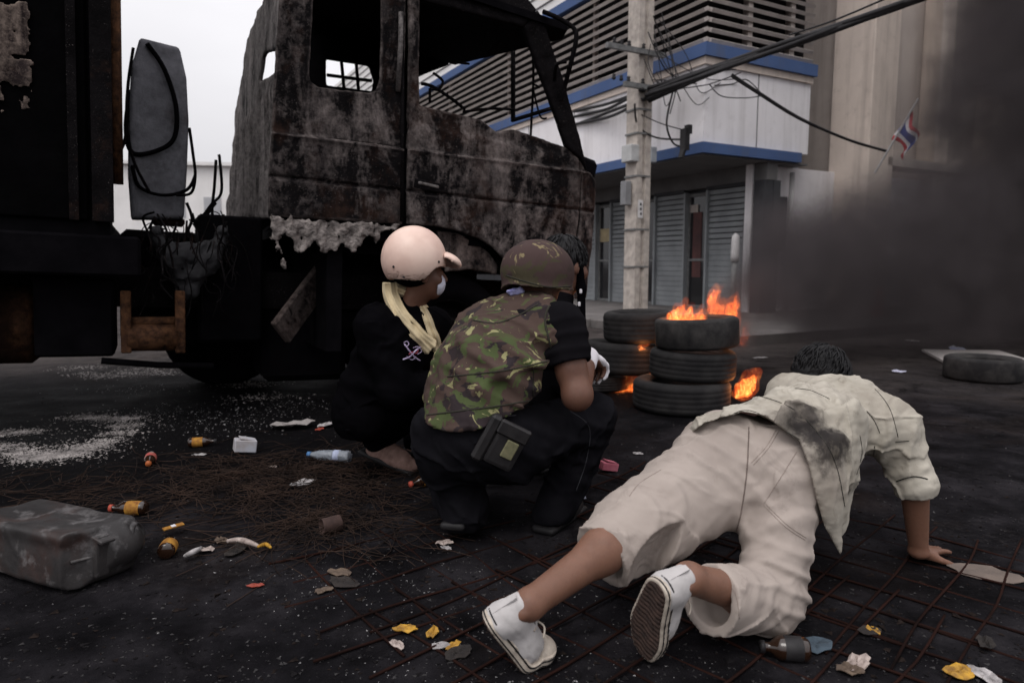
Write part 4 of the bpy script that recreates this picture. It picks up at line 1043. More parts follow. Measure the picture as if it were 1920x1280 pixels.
def hand(f, wrist, d, palm_n, thumb_side, curl=(.15, .25, .2), s=1., k=.008, spread=.10):
    """palm, four fingers and a thumb; palm_n is the way the palm faces, thumb_side = +1/-1 along d x palm_n"""
    d = Vector(d).normalized(); n = Vector(palm_n); n = (n - d * n.dot(d)).normalized(); lat = d.cross(n) * thumb_side; w = Vector(wrist)
    f.cone(w, w + d * .05 * s, .027 * s, .036 * s, .02, flat=(n, .55))
    f.cone(w + d * .035 * s + lat * .012 * s, w + d * .088 * s + lat * .020 * s, .026 * s, .022 * s, .012, flat=(n, .62))
    f.cone(w + d * .035 * s - lat * .014 * s, w + d * .082 * s - lat * .020 * s, .026 * s, .020 * s, .012, flat=(n, .60))
    for i, L in enumerate((.072, .080, .075, .058)):
        off = (1.5 - i) * .0205 * s
        p = w + d * (.088 - .004 * abs(i - 1.2)) * s + lat * off
        dd = (d + lat * (1.5 - i) * spread).normalized(); a = 0
        for j, (fr, r0, r1) in enumerate(((.45, .0098, .0090), (.30, .0090, .0083), (.25, .0083, .0070))):
            a += curl[j] * (1 + .12 * i)
            e = (dd * math.cos(a) + n * math.sin(a)).normalized(); q = p + e * L * fr * s
            f.cone(p, q, r0 * s, r1 * s, k if j == 0 else .003); p = q
    p = w + d * .028 * s + lat * .026 * s + n * .008 * s; dd = (d * .62 + lat * .75 + n * .25).normalized()
    for j, (L, r0, r1) in enumerate(((.036, .014, .0115), (.030, .0112, .0098), (.024, .0098, .0078))):
        q = p + dd * L * s; f.cone(p, q, r0 * s, r1 * s, .010 if j == 0 else .003); p = q; dd = (dd + d * .35 + n * .10).normalized()

def folds(axis, freq, amp, c, rad_, seed=0, sharp=1.4, warp=.9):
    """a local family of cloth folds: ridges across the axis, fading with distance from c"""
    axis = Vector(axis).normalized(); c = Vector(c)
    def fn(X, Y, Z):
        x, y, z = X - c.x, Y - c.y, Z - c.z
        m = np.exp(-(x * x + y * y + z * z) / rad_ ** 2)
        q = (x * axis.x + y * axis.y + z * axis.z) * freq * 2.0 + 1.6 * warp * wav(X, Y, Z, 11, seed) + .5 * wav(X, Y, Z, 23, seed + 1)
        return -amp * 1.15 * m * ((.5 + .5 * np.sin(q)) ** 2.2 - .25)
    return fn
def creases(amp, seeds, fr=26., sharp=.16):
    """thin sharp creases wandering over a garment"""
    def fn(X, Y, Z):
        o = 0
        for s_ in seeds:
            r = np.random.RandomState(s_); d = r.normal(size=3); d /= np.linalg.norm(d)
            q = (X * d[0] + Y * d[1] + Z * d[2]) * fr + 1.5 * wav(X, Y, Z, 7, s_) + .8 * wav(X, Y, Z, 17, s_ + 1)
            m = np.clip(wav(X, Y, Z, 9, s_ + 2) * 2.2 + .25, 0, 1)
            o = o - amp * m * np.exp(-(np.sin(q) / sharp) ** 2)
        return o
    return fn
def hem_rnd(f, amp, fr, seed): f.disp(lambda X, Y, Z: amp * wav(X, Y, Z, fr, seed)); return f

def bvh(o):
    me = o.data; V = [v.co.copy() for v in me.vertices]
    return BVHTree.FromPolygons(V, [tuple(p.vertices) for p in me.polygons])
def trace(tree, pxs, lift=.001, n=10):
    """points on a garment along a drawn line"""
    out = []
    pts = bez([Vector((x, y, 0)) for x, y in pxs], n)
    for p in pts:
        d = ray(p.x, p.y).normalized(); h = tree.ray_cast(Vector((0, 0, CAM_H)), d)
        if h[0] is not None: out.append(h[0] + h[1] * lift)
    return out
def seam(tree, pxs, r, name, mat, parent, lift=.0005):
    pts = trace(tree, pxs, lift)
    runs = [[pts[0]]] if pts else []
    for a, b in zip(pts, pts[1:]):
        if (a - b).length > .06: runs.append([])
        runs[-1].append(b)
    runs = [q for q in runs if len(q) > 2]
    if not runs: return None
    m = MB()
    for q in runs: m.tube(q, [r * (.35 if i in (0, len(q) - 1) else 1) for i in range(len(q))], 5)
    return m.build(name, mat, parent, smooth=True)

# ------------------------------------------------------------------ canvas shoe, built along +X (heel at 0), sole at z = 0
def canvas_shoe(parent, Mw, bend=.0):
    L = .275
    def half_w(x):
        t = np.clip(x / L, 0, 1)
        return .030 + .012 * np.sin(np.clip(t, 0, 1) * 3.1) + .012 * np.exp(-((t - .70) / .2) ** 2) 
    def bent(me):
        # toes flex upward past the ball of the foot
        for v in me.vertices:
            x = v.co.x - .175
            if x > 0 and bend:
                a = bend * min(x / .05, 1.); 
                px_, pz = x, v.co.z
                v.co.x = .175 + px_ * math.cos(a) - pz * math.sin(a) * .9; v.co.z = px_ * math.sin(a) + pz * math.cos(a)
        return me
    def sd2(X, Y, grow=0.):
        # outline of the sole
        yc = .008 * np.sin(np.clip(X / L, 0, 1) * 3.0)
        w = half_w(X) + grow
        xm = np.clip(X, .036, L - .044)
        r = np.where(X < .036, .034 + grow, np.where(X > L - .044, .042 + grow, w))
        return np.sqrt((X - xm) ** 2 + ((Y - yc)) ** 2) - r
    # rubber sole
    f = SDF((-.02, -.08, -.01), (L + .02, .08, .05), .0032); X, Y, Z = f.co((slice(None),) * 3)
    d2 = sd2(X, Y, .004); top_h = .028 + .006 * np.clip((X - .2) / .07, 0, 1)
    f.d = (np.maximum(np.maximum(d2, -Z), Z - top_h) + 0 * X).astype(np.float32)
    g = np.maximum(np.abs(d2) - .0018, np.abs(Z - .021) - .0024); f.d = np.maximum(f.d, -g + 0 * f.d)
    sole = mesh_obj('sole', bent(f.mesh('sole')), M_RUBBERW, parent, False); sole.matrix_basis = Mw
    for zz in (.021, .0065):
        f = SDF((-.02, -.08, zz - .012), (L + .02, .08, zz + .012), .0028); X, Y, Z = f.co((slice(None),) * 3)
        f.d = (np.maximum(np.abs(sd2(X, Y, .0036)) - .0022, np.abs(Z - zz) - .0022) + 0 * X).astype(np.float32)
        o = mesh_obj('stripe', bent(f.mesh('stripe')), M_BLKRUB, sole); o.matrix_parent_inverse = Matrix(); o.matrix_basis = Matrix()
    # tread: ribs across the sole
    f = SDF((-.02, -.08, -.012), (L + .02, .08, .006), .0028); X, Y, Z = f.co((slice(None),) * 3)
    rib = -.0035 + .0045 * (np.sin(X * 420 + 1.2 * np.sin(Y * 130)) > -.25)
    f.d = (np.maximum(np.maximum(sd2(X, Y, -.003), Z - .003), -(Z + .004 + .7 * rib)) + 0 * X).astype(np.float32)
    o = mesh_obj('tread', bent(f.mesh('tread')), M_TREAD, sole); o.matrix_parent_inverse = Matrix(); o.matrix_basis = Matrix()
    # toe cap
    f = SDF((.18, -.07, .0), (L + .02, .07, .07), .0032)
    f.ell((L - .045, .004, .022), (.052, .041, .032), None); f.half((L - .062, 0, 0), (-1, 0, 0)); f.half((0, 0, .01), (0, 0, -1))
    o = mesh_obj('toe_cap', bent(f.mesh('toe_cap')), M_RUBBERW, sole); o.matrix_parent_inverse = Matrix(); o.matrix_basis = Matrix()
    # canvas upper with its opening
    f = SDF((-.02, -.08, .0), (L + .02, .08, .16), .0036)
    f.cone((.036, .002, .02), (.040, .002, .092), .036, .034, .02); f.cone((.05, .003, .03), (.17, .004, .036), .038, .038, .03)
    f.cone((.07, .003, .068), (.165, .004, .050), .034, .030, .03); f.cone((.15, .004, .03), (L - .055, .004, .022), .040, .036, .03)
    f.half((0, 0, .012), (0, 0, -1))
    f.half((.02, 0, .103), (-.10, 0, 1)); 
    f.cone((.045, .002, .065), (.040, .002, .14), .028, .030, .004, 's'); f.cone((.045, .002, .075), (.098, .003, .098), .026, .019, .004, 's')
    f.disp(lambda X, Y, Z: .0016 * wav(X, Y, Z, 90, 5) + .0010 * wav(X, Y, Z, 170, 6))
    up = mesh_obj('upper', bent(f.mesh('upper')), M_CANVAS, parent); up.matrix_basis = Mw
    def sub(o): o.parent = up; o.matrix_parent_inverse = Matrix(); o.matrix_basis = Matrix(); return o
    # heel strip, laces, tongue
    m = MB().box((.001, .002, .055), (.006, .016, .075)); sub(m.build('heel_strip', M_CANVAS, None))
    m = MB()
    for i in range(5):
        x = .108 + i * .0155; z = .092 - i * .0075
        m.tube(bez([(x - .003, -.026, z - .012), (x, -.012, z - .001), (x + .002, .004, z + .003), (x, .018, z - .001), (x - .003, .030, z - .012)], 4), .0028, 6)
    m.tube(bez([(.104, .01, .097), (.112, .03, .108), (.125, .045, .095), (.118, .05, .080)], 5), .0025, 6); m.tube(bez([(.104, -.004, .097), (.115, -.024, .106), (.128, -.04, .090)], 5), .0025, 6)
    sub(m.build('laces', M_RUBBERW, None, smooth=True))
    f = SDF((.06, -.05, .04), (.19, .05, .13), .0036); f.cone((.086, .003, .100), (.165, .004, .062), .022, .024, 0, flat=((0.45, 0, .9), .3))
    sub(mesh_obj('tongue', f.mesh('tongue'), M_CANVAS))
    return sole, up
def shoe_matrix(heel, toe, upv):
    x = (Vector(toe) - Vector(heel)).normalized(); z = Vector(upv); z = (z - x * z.dot(x)).normalized(); y = z.cross(x)
    return Matrix.Translation(Vector(heel)) @ mat_cols(x, y, z).to_4x4()

# ------------------------------------------------------------------ D: man on hands and toes in pale clothes
D = {}
D['pel'] = Vector((.765, 2.06, .415)); D['hipL'] = Vector((.685, 2.12, .415)); D['hipR'] = Vector((.845, 2.00, .395))
D['kneeL'] = P(1195, 985, 1.86); D['ankL'] = P(968, 1108, 1.63)
D['kneeR'] = P(1450, 1128, 1.80); D['ankR'] = P(1298, 1118, 1.615)
D['shR'] = P(1672, 800, 2.22); D['shL'] = P(1488, 745, 2.55); D['chest'] = (D['shR'] + D['shL']) / 2
D['elR'] = P(1714, 905, 2.16); D['wrR'] = P(1722, 1035, 2.20) ; D['wrR'].z = .052
D['elL'] = D['shL'] + Vector((-.06, .12, -.24)); D['wrL'] = Vector((D['elL'].x + .03, D['elL'].y + .02, .05))
D['head'] = P(1538, 716, 2.62)
heelL, toeL = P(906, 1158, 1.54), P(972, 1236, 1.62); toeL.z = .012
heelR, toeR = P(1236, 1094, 1.515), P(1203, 1238, 1.63); toeR.z = .020
MLs = shoe_matrix(heelL, toeL, Vector((.82, .12, .50))); MRs = shoe_matrix(heelR, toeR, Vector((.78, .50, .10)))
D['ankL'] = MLs @ Vector((.05, .002, .105)); D['ankR'] = MRs @ Vector((.05, .002, .11))
pD = empty('person', (D['pel'].x, D['pel'].y, 0), (0, 0, 0), 'person in dirty pale shirt and rolled beige trousers bracing on one hand and toes', 'person', None)
tdir = (D['chest'] - D['pel']).normalized(); sdir = (D['shR'] - D['shL']).normalized(); back = sdir.cross(tdir).normalized()
if back.z < 0: back = -back
f = SDF((-.15, 1.4, -.012), (1.62, 2.95, .78), .0062)
f.cone(D['pel'], D['chest'], .14, .15, flat=(back, .62)); 
for a, b, ra, rb in (('hipL', 'kneeL', .085, .060), ('kneeL', 'ankL', .060, .036), ('hipR', 'kneeR', .085, .058), ('kneeR', 'ankR', .060, .036),
                     ('shR', 'elR', .052, .043), ('elR', 'wrR', .045, .029), ('shL', 'elL', .052, .043), ('elL', 'wrL', .043, .028)):
    f.cone(D[a], D[b], ra, rb, .03)
cL = D['kneeL'].lerp(D['ankL'], .35); f.ell(cL + Vector((-.0, -.02, .012)), (.05, .05, .055), None, .05)
cR = D['kneeR'].lerp(D['ankR'], .38); f.ell(cR + Vector((0, -.0, -.005)), (.046, .046, .046), None, .05)
for M4, an in ((MLs, 'ankL'), (MRs, 'ankR')):
    f.cone(D[an], M4 @ Vector((.045, .002, .05)), .037, .030, .02); f.cone(M4 @ Vector((.04, 0, .035)), M4 @ Vector((.17, .003, .03)), .028, .026, .02)
    f.ell(D[an].lerp(M4 @ Vector((.045, 0, .06)), .4) + Vector((0, -.03, 0)), (.014, .014, .014), None, .012)
neck = D['chest'] + tdir * .05 + back * .02
f.cone(neck, D['head'] - tdir * .03, .055, .055, .03)
head(f, D['head'], (tdir + Vector((0, 0, -.7))), back)
hand(f, D['wrR'] + Vector((0, 0, -.012)), (.62, .55, -.10), (0, 0, -1), -1, (.02, .10, .08), 1.0, spread=.22)
hand(f, D['wrL'] + Vector((0, 0, -.012)), (.3, .8, -.10), (0, 0, -1), 1, (.02, .10, .08), 1.0, spread=.18)
body = f.build('body', M_SKIN, pD)
# hair
f = SDF(tuple(D['head'] - Vector((.16,) * 3)), tuple(D['head'] + Vector((.16,) * 3)), .0055)
hF, hU, hR = frame(tdir + Vector((0, 0, -.7)), back); H3 = mat_cols(hR, hF, hU)
f.ell(D['head'] + hU * .036 - hF * .022, (.098, .114, .106), H3); f.ell(D['head'] - hF * .075 - hU * .02, (.07, .05, .07), H3, .03)
f.half(D['head'] + hF * .07, hF * 1.0 + hU * -.2)
f.disp(lambda X, Y, Z: .006 * wav(X * 1.0, Y * .5, Z * 2.2, 70, 3) + .004 * wav(X, Y, Z, 150, 9))
hair = f.build('hair', M_HAIR, pD)
def hair_locks(c, F, U, R_, n, seed, rr=(.09, .11, .102), name='hair_locks', parent=None, low=-.15):
    r = random.Random(seed); m = MB()
    for i in range(n):
        th = r.uniform(0, 6.283); ph = math.acos(r.uniform(low, 1))
        def sp(ph): return c + R_ * rr[0] * math.sin(ph) * math.cos(th) + F * rr[1] * math.sin(ph) * math.sin(th) + U * rr[2] * math.cos(ph)
        th += r.uniform(-.2, .2); s0 = r.uniform(.97, 1.03); pts = []
        for j in range(4):
            q = sp(ph + j * .13); q = c + (q - c) * (s0 + .012 * j * r.uniform(-.5, 1.3)); pts.append(q); th += r.uniform(-.06, .06)
        m.tube(pts, [.0035, .004, .003, .0008], 4)
    return m.build(name, M_HAIR, parent, smooth=True)
hair_locks(D['head'] + hU * .034 - hF * .022, hF, hU, hR, 420, 4, (.101, .117, .109), 'hair_locks', hair)

# trousers
f = SDF((.05, 1.45, -.008), (1.15, 2.45, .68), .0052)
f.cone(D['pel'] - tdir * .02, D['pel'] + tdir * .04, .138, .132, flat=(back, .66))
f.ell(D['hipL'] - tdir * .045 + back * .005, (.114, .114, .108), None, .05); f.ell(D['hipR'] - tdir * .045 - back * .005, (.114, .114, .112), None, .05)
cuffL = P(1128, 1046, 1.77); cuffR = P(1332, 1126, 1.66)
dL = (cuffL - D['kneeL']).normalized(); dR = (cuffR - D['kneeR']).normalized()
f.cone(D['hipL'], D['kneeL'] + Vector((0, 0, -.005)), .118, .108, .05); f.cone(D['kneeL'] + Vector((0, 0, -.008)), cuffL + dL * .03, .104, .088, .05)
f.cone(P(1372, 930, 1.99), D['kneeL'] + Vector((.03, .02, -.02)), .085, .092, .06); f.cone(D['hipR'] + Vector((-.015, 0, 0)), D['kneeR'] + Vector((-.012, 0, .015)), .108, .086, .05); f.cone(D['kneeR'] + Vector((-.012, 0, .012)), cuffR + dR * .04, .084, .088, .05)
f.half((0, 0, .004), (0, 0, -1))
thL = (D['kneeL'] - D['hipL']).normalized(); thR = (D['kneeR'] - D['hipR']).normalized()
for fn in (folds(thL + Vector((0, 0, -.5)), 44, .010, D['hipL'].lerp(D['kneeL'], .25) + back * .08, .17, 3), folds(dL + Vector((.2, 0, .7)), 38, .011, D['kneeL'] + Vector((-.02, -.06, 0)), .15, 5),
           folds(thL + Vector((.4, .3, .2)), 30, .009, D['hipL'].lerp(D['kneeL'], .75), .16, 8),
           folds(thR + Vector((.5, 0, .2)), 34, .010, D['hipR'].lerp(D['kneeR'], .3) + Vector((-.05, -.08, 0)), .16, 11), folds(thR + Vector((.0, .2, 0)), 60, .012, D['kneeR'] + Vector((.03, -.03, .06)), .11, 14),
           folds(Vector((1, .2, .6)), 40, .012, (D['hipL'] + D['hipR']) / 2 + Vector((-.02, -.10, -.06)), .13, 17), folds(dR + Vector((0, 0, .8)), 50, .010, D['kneeR'] * .5 + cuffR * .5, .10, 19),
           creases(.0065, (201, 205, 209, 214)), lambda X, Y, Z: .004 * wav(X, Y, Z, 19, 4) + .0022 * wav(X, Y, Z, 47, 6)):
    f.disp(fn)
# crease between the legs, open cuffs
cr = (D['hipL'] + D['hipR']) / 2
f.half(cuffL + dL * .012, dL * 1.0 + Vector((0, 0, -.06))) if False else None
for c, d_, r1, kn in ((cuffL, dL, .078, D['kneeL']), (cuffR, dR, .070, D['kneeR'])):
    X, Y, Z = f.co((slice(None),) * 3)
    near = ((X - c.x) ** 2 + (Y - c.y) ** 2 + (Z - c.z) ** 2) < .21 ** 2
    pl = (X - c.x) * d_.x + (Y - c.y) * d_.y + (Z - c.z) * d_.z + .006 * wav(X, Y, Z, 24, 31)
    f.d = np.where(near, np.maximum(f.d, pl), f.d).astype(np.float32)
    f.cone(c - d_ * .05, c + d_ * .12, r1 * .82, r1 * 1.02, .004, 's')
trs = f.build('trousers', M_PANTS, pD)
tt = bvh(trs)
M_STITCH = simple('trouser_stitching', (.30, .245, .215), None, 30, .9, 0); M_CREASE = simple('seam_shadow_thread', (.16, .125, .11), None, 30, .9, 0)
for pts in ([(1404, 800), (1402, 860), (1396, 920), (1386, 975), (1376, 1010)], ):
    seam(tt, pts, .0020, 'seam', M_CREASE, trs)
for pts in ([(1455, 806), (1436, 838), (1408, 868)], [(1460, 808), (1441, 840), (1412, 872)], [(1494, 846), (1462, 898), (1432, 944)], [(1432, 946), (1470, 985), (1510, 1012)], [(1435, 943), (1473, 981), (1512, 1008)], [(1108, 992), (1132, 1010), (1152, 1050), (1158, 1092)], [(1300, 1072), (1340, 1075), (1378, 1110), (1386, 1160)],
            [(1180, 930), (1200, 905), (1240, 880)], [(1290, 1080), (1322, 1068), (1352, 1066)]):
    seam(tt, pts, .0010, 'stitching', M_STITCH, trs)

# shirt
f = SDF((.55, 1.75, .05), (1.62, 2.85, .76), .0052)
w0, w1 = D['pel'] - tdir * .045 + back * .012, D['chest']
f.cone(w0 - tdir * .05, D['pel'].lerp(D['chest'], .55) + back * .01, .186, .166, flat=(back, .78)); f.cone(D['pel'].lerp(D['chest'], .5) + back * .01, w1 - back * .01, .165, .172, .05, flat=(back, .70))
f.cone(D['shL'] - tdir * .02, D['shR'] - tdir * .02, .085, .085, .07); f.cone(D['chest'], D['chest'] + tdir * .09 + back * .02, .12, .075, .05)
cufA = D['shR'].lerp(D['elR'], 1.0) + Vector((.008, .0, -.035))
f.cone(D['shR'], D['elR'], .080, .060, .05); f.cone(D['elR'], cufA, .060, .058, .03)
f.cone(D['shL'], D['elL'], .088, .078, .05)
# the loose tail hanging on the right side
t0, t1, t2 = P(1500, 850, 1.93), P(1560, 900, 1.99), P(1576, 1010, 1.95)
def on_tr(x, y, Y=1.93):
    h_ = trace(tt, [(x, y), (x + .3, y)], .012); return h_[0] if h_ else P(x, y, Y)
vn_ = Vector((-.55, .80, .1)).normalized()
tl = [on_tr(1478, 790), on_tr(1512, 822), on_tr(1538, 862), on_tr(1552, 905), P(1563, 955, on_tr(1552, 905).y), P(1574, 1030, on_tr(1552, 905).y + .02)]
for (a_, b_, r0_, r1_) in zip(tl, tl[1:], (.06, .062, .060, .052, .042), (.062, .060, .052, .042, .014)): f.cone(a_, b_, r0_, r1_, .04, flat=(vn_, .34))
f.cone(on_tr(1500, 800), on_tr(1555, 850), .07, .07, .05, flat=(vn_, .4)); f.cone(P(1590, 800, 2.02), P(1580, 880, 1.98), .08, .07, .05, flat=(vn_, .5))
f.cone(P(1585, 870, 2.06), P(1580, 985, 2.0), .09, .03, .04, flat=(Vector((-.8, .6, .1)).normalized(), .3))
for fn in (folds(tdir + sdir * .9, 40, .010, D['pel'].lerp(D['chest'], .45) + back * .1, .20, 23), folds(tdir * .4 + sdir, 46, .011, D['shR'] - tdir * .10 + Vector((0, -.02, 0)), .16, 25),
           folds(tdir, 48, .009, D['pel'] + tdir * .05 + back * .1, .16, 27), folds((D['elR'] - D['shR']), 52, .005, D['elR'] + Vector((0, 0, .05)), .13, 29), folds(Vector((.9, .3, .3)), 52, .012, P(1545, 930, 1.95), .13, 35),
           folds(sdir + back * .3, 34, .008, D['chest'] - tdir * .06 + back * .1, .20, 37), creases(.0065, (221, 226, 231, 236)), lambda X, Y, Z: .0045 * wav(X, Y, Z, 21, 41) + .0032 * wav(X, Y, Z, 52, 43) + .0015 * wav(X, Y, Z, 110, 44)):
    f.disp(fn)
# hem across the hips, open sleeve, neck
X, Y, Z = f.co((slice(None),) * 3)
# the hem runs over the seat and drops to a loose tail on the right hip
_dep = Y * math.cos(PITCH) - (Z - CAM_H) * math.sin(PITCH); _px = 960 + FPX * X / _dep; _py = 640 - FPX * (Y * math.sin(PITCH) + (Z - CAM_H) * math.cos(PITCH)) / _dep
hx = [1240, 1320, 1360, 1392, 1424, 1460, 1500, 1515, 1530, 1545, 1560, 1580, 1592, 1600]; hy = [850, 794, 780, 770, 775, 798, 828, 870, 930, 985, 1015, 1045, 1045, 1400]
f.d = np.maximum(f.d, (_py - np.interp(_px, hx, hy)) * _dep / FPX * .8 + .005 * wav(X, Y, Z, 30, 51)).astype(np.float32)
sd_ = (cufA - D['elR']).normalized()
nearc = ((X - cufA.x) ** 2 + (Y - cufA.y) ** 2 + (Z - cufA.z) ** 2) < .14 ** 2
pl = (X - cufA.x) * sd_.x + (Y - cufA.y) * sd_.y + (Z - cufA.z) * sd_.z + .004 * wav(X, Y, Z, 30, 53)
f.d = np.where(nearc, np.maximum(f.d, pl), f.d).astype(np.float32)
f.cone(cufA - sd_ * .05, cufA + sd_ * .1, .046, .050, .004, 's')
def shirt_mat():
    m = Mat('dirty_pale_shirt_cloth'); c = m.ramp(m.noise(6, 6, .62), [(.3, (.28, .252, .21)), (.7, (.47, .435, .375))])
    def blot(p, r0, r1):
        n = m.n('ShaderNodeVectorMath'); n.operation = 'DISTANCE'; m.l(m.tc.outputs['Object'], n.inputs[0]); n.inputs[1].default_value = tuple(p)
        dd = m.math('ADD', n.outputs['Value'], m.math('MULTIPLY', m.math('SUBTRACT', m.noise(13, 6, .7), .5), .16))
        return m.rng(dd, r0, r1, 1, 0, True)
    # soot smeared over the small of the back
    on = lambda x, y: (trace(ts, [(x, y), (x + .3, y)], 0) or [P(x, y, 1.95)])[0]
    g = blot(on(1470, 785), .05, .18); g2 = blot(on(1566, 832), .045, .10); g3 = blot(on(1515, 785), .02, .10); g4 = blot(on(1545, 900), .04, .16)
    c = m.mix(m.math('MULTIPLY', g, .62), c, (.16, .135, .12)); c = m.mix(m.math('MULTIPLY', g4, .45), c, (.22, .18, .155))
    c = m.mix(m.math('MULTIPLY', g2, .97), c, (.026, .022, .021)); c = m.mix(m.math('MULTIPLY', g3, .96), c, (.022, .019, .019))
    c = m.mix(m.rng(m.noise(17, 6, .7, dist=.8), .55, .70, 0, .6), c, (.17, .148, .118)); c = m.mix(m.rng(m.noise(4.5, 6, .7, dist=.6), .50, .72, 0, .5), c, (.20, .172, .148))
    m.col(c).rough(.92).spec(.15); m.bump(m.noise(420, 2), .22, .0012, m.bump(m.noise(34, 4, .55), .25, .006)); return m.m
shirt = f.build('shirt', None, pD)
ts = bvh(shirt); shirt.data.materials.append(shirt_mat()); M_RIP = simple('dark_piping_thread', (.035, .033, .028), None, 30, .8, 0)
for pts, r in (([(1490, 728), (1520, 732), (1556, 748)], 0.0013), ([(1640, 728), (1668, 765), (1684, 820)], .0012), ([(1678, 828), (1705, 826)], 0.0016), ([(1680, 902), (1712, 893), (1740, 898)], 0.0023),
               ([(1612, 815), (1616, 850), (1606, 890)], 0.0012), ([(1640, 835), (1636, 870), (1628, 895)], .0014), ([(1510, 785), (1548, 830), (1570, 880), (1584, 950)], 0.0013), ([(1400, 742), (1430, 744), (1464, 755), (1490, 768)], 0.0011),
               ([(1320, 792), (1352, 786), (1392, 770), (1424, 776), (1460, 800), (1500, 824)], .0016), ([(1625, 770), (1640, 790), (1650, 812)], .0014)):
    seam(ts, pts, r, 'seam', M_RIP, shirt)
canvas_shoe(pD, MLs, .80); canvas_shoe(pD, MRs, .0)

# ------------------------------------------------------------------ B: man in camouflage vest and helmet, squatting with his back to us
B = {}
B['pel'] = P(893, 815, 2.34); B['neck'] = P(985, 572, 2.55); B['head'] = P(1012, 512, 2.60)
B['shR'] = P(1052, 612, 2.44); B['shL'] = P(905, 632, 2.60); B['hipR'] = P(955, 835, 2.36); B['hipL'] = P(840, 838, 2.42)
B['kneeR'] = P(1112, 780, 2.66); B['ankR'] = P(1035, 975, 2.52); B['kneeL'] = P(838, 880, 2.78); B['ankL'] = P(868, 965, 2.44)
B['elR'] = P(1082, 738, 2.36); B['wrR'] = P(1104, 668, 2.58); B['elL'] = P(880, 740, 2.75); B['wrL'] = P(930, 740, 2.85)
pB = empty('person', (B['pel'].x, B['pel'].y, 0), (0, 0, 0), 'person squatting in camouflage helmet and vest with black trousers and white glove', 'person')
f = SDF((-.42, 2.0, -.01), (.52, 3.1, 1.12), .0066)
ax_ = (B['neck'] - B['pel']).normalized(); sb = (B['shR'] - B['shL']).normalized(); bk = ax_.cross(sb).normalized()
if bk.y > 0: bk = -bk
f.cone(B['pel'], B['neck'] - ax_ * .12, .14, .15, flat=(bk, .65)); f.cone(B['neck'] - ax_ * .1, B['head'] - Vector((0, 0, .03)), .06, .052, .03)
for a, b, ra, rb in (('hipR', 'kneeR', .085, .06), ('kneeR', 'ankR', .058, .038), ('hipL', 'kneeL', .085, .06), ('kneeL', 'ankL', .058, .038), ('shR', 'elR', .056, .046), ('elR', 'wrR', .048, .030), ('shL', 'elL', .052, .043), ('elL', 'wrL', .043, .029)):
    f.cone(B[a], B[b], ra, rb, .03)
f.ell(B['elR'] + Vector((.0, -.012, -.008)), (.046, .042, .048), None, .03); f.ell(B['shR'].lerp(B['elR'], .62), (.054, .054, .07), None, .03)
head(f, B['head'], (.75, .66, -.05), (0, .0, 1))
hand(f, B['wrR'], (.35, .6, -.35), (-.3, -.2, -1), 1, (.5, .6, .4)); hand(f, B['wrL'], (.5, .6, -.2), (0, 0, -1), -1, (.3, .4, .3))
f.build('body', M_SKIND, pB)
# white glove over the right hand
f = SDF(tuple(B['wrR'] - Vector((.12, .12, .16))), tuple(B['wrR'] + Vector((.18, .24, .12))), .0042)
hand(f, B['wrR'] + Vector((.004, .004, .004)), (.35, .6, -.35), (-.3, -.2, -1), 1, (.5, .6, .4), 1.12)
f.cone(B['wrR'] + (B['elR'] - B['wrR']).normalized() * .05, B['wrR'], .038, .036, .01)
f.build('glove', M_GLOVE, pB)
# black T-shirt
f = SDF((-.42, 2.1, .35), (.45, 2.95, 1.02), .0075)
f.cone(B['pel'] + ax_ * .05, B['neck'] - ax_ * .13, .145, .155, flat=(bk, .72)); f.cone(B['shL'], B['shR'], .075, .075, .05)
sl_ = B['shR'].lerp(B['elR'], .52); f.cone(B['shR'], sl_, .082, .080, .05); f.cone(B['shL'], B['shL'].lerp(B['elL'], .55), .08, .076, .05)
f.cone(B['neck'] - ax_ * .09, B['neck'] - ax_ * .02, .085, .062, .04)
f.disp(folds(B['elR'] - B['shR'], 60, .009, B['shR'].lerp(B['elR'], .35), .13, 61)); f.disp(lambda X, Y, Z: .004 * wav(X, Y, Z, 25, 62))
X, Y, Z = f.co((slice(None),) * 3); dd = (B['elR'] - B['shR']).normalized()
nearc = ((X - sl_.x) ** 2 + (Y - sl_.y) ** 2 + (Z - sl_.z) ** 2) < .13 ** 2
f.d = np.where(nearc, np.maximum(f.d, (X - sl_.x) * dd.x + (Y - sl_.y) * dd.y + (Z - sl_.z) * dd.z - .012), f.d).astype(np.float32)
f.cone(sl_ - dd * .05, sl_ + dd * .1, .058, .066, .004, 's')
f.build('shirt', M_BLACKT, pB)
# camouflage vest
f = SDF((-.50, 1.98, .38), (.40, 2.95, 1.0), .0066)
vb = B['pel'] - ax_ * .0 + Vector((-.015, -.03, .03))
mid = P(915, 690, 2.42)
f.cone(vb + sb * -.015, mid, .172, .186, flat=(bk, .80)); f.cone(mid, P(962, 615, 2.53), .186, .150, .06, flat=(bk, .74))
f.cone(P(905, 640, 2.58), P(1020, 612, 2.46), .085, .080, .06); f.cone(P(1012, 590, 2.50), P(1030, 630, 2.42), .055, .07, .05)
f.cone(P(905, 625, 2.60), P(860, 740, 2.5), .10, .12, .08)
f.cone(P(925, 600, 2.56), P(1020, 568, 2.52), .050, .045, .03, flat=(ax_, .8))
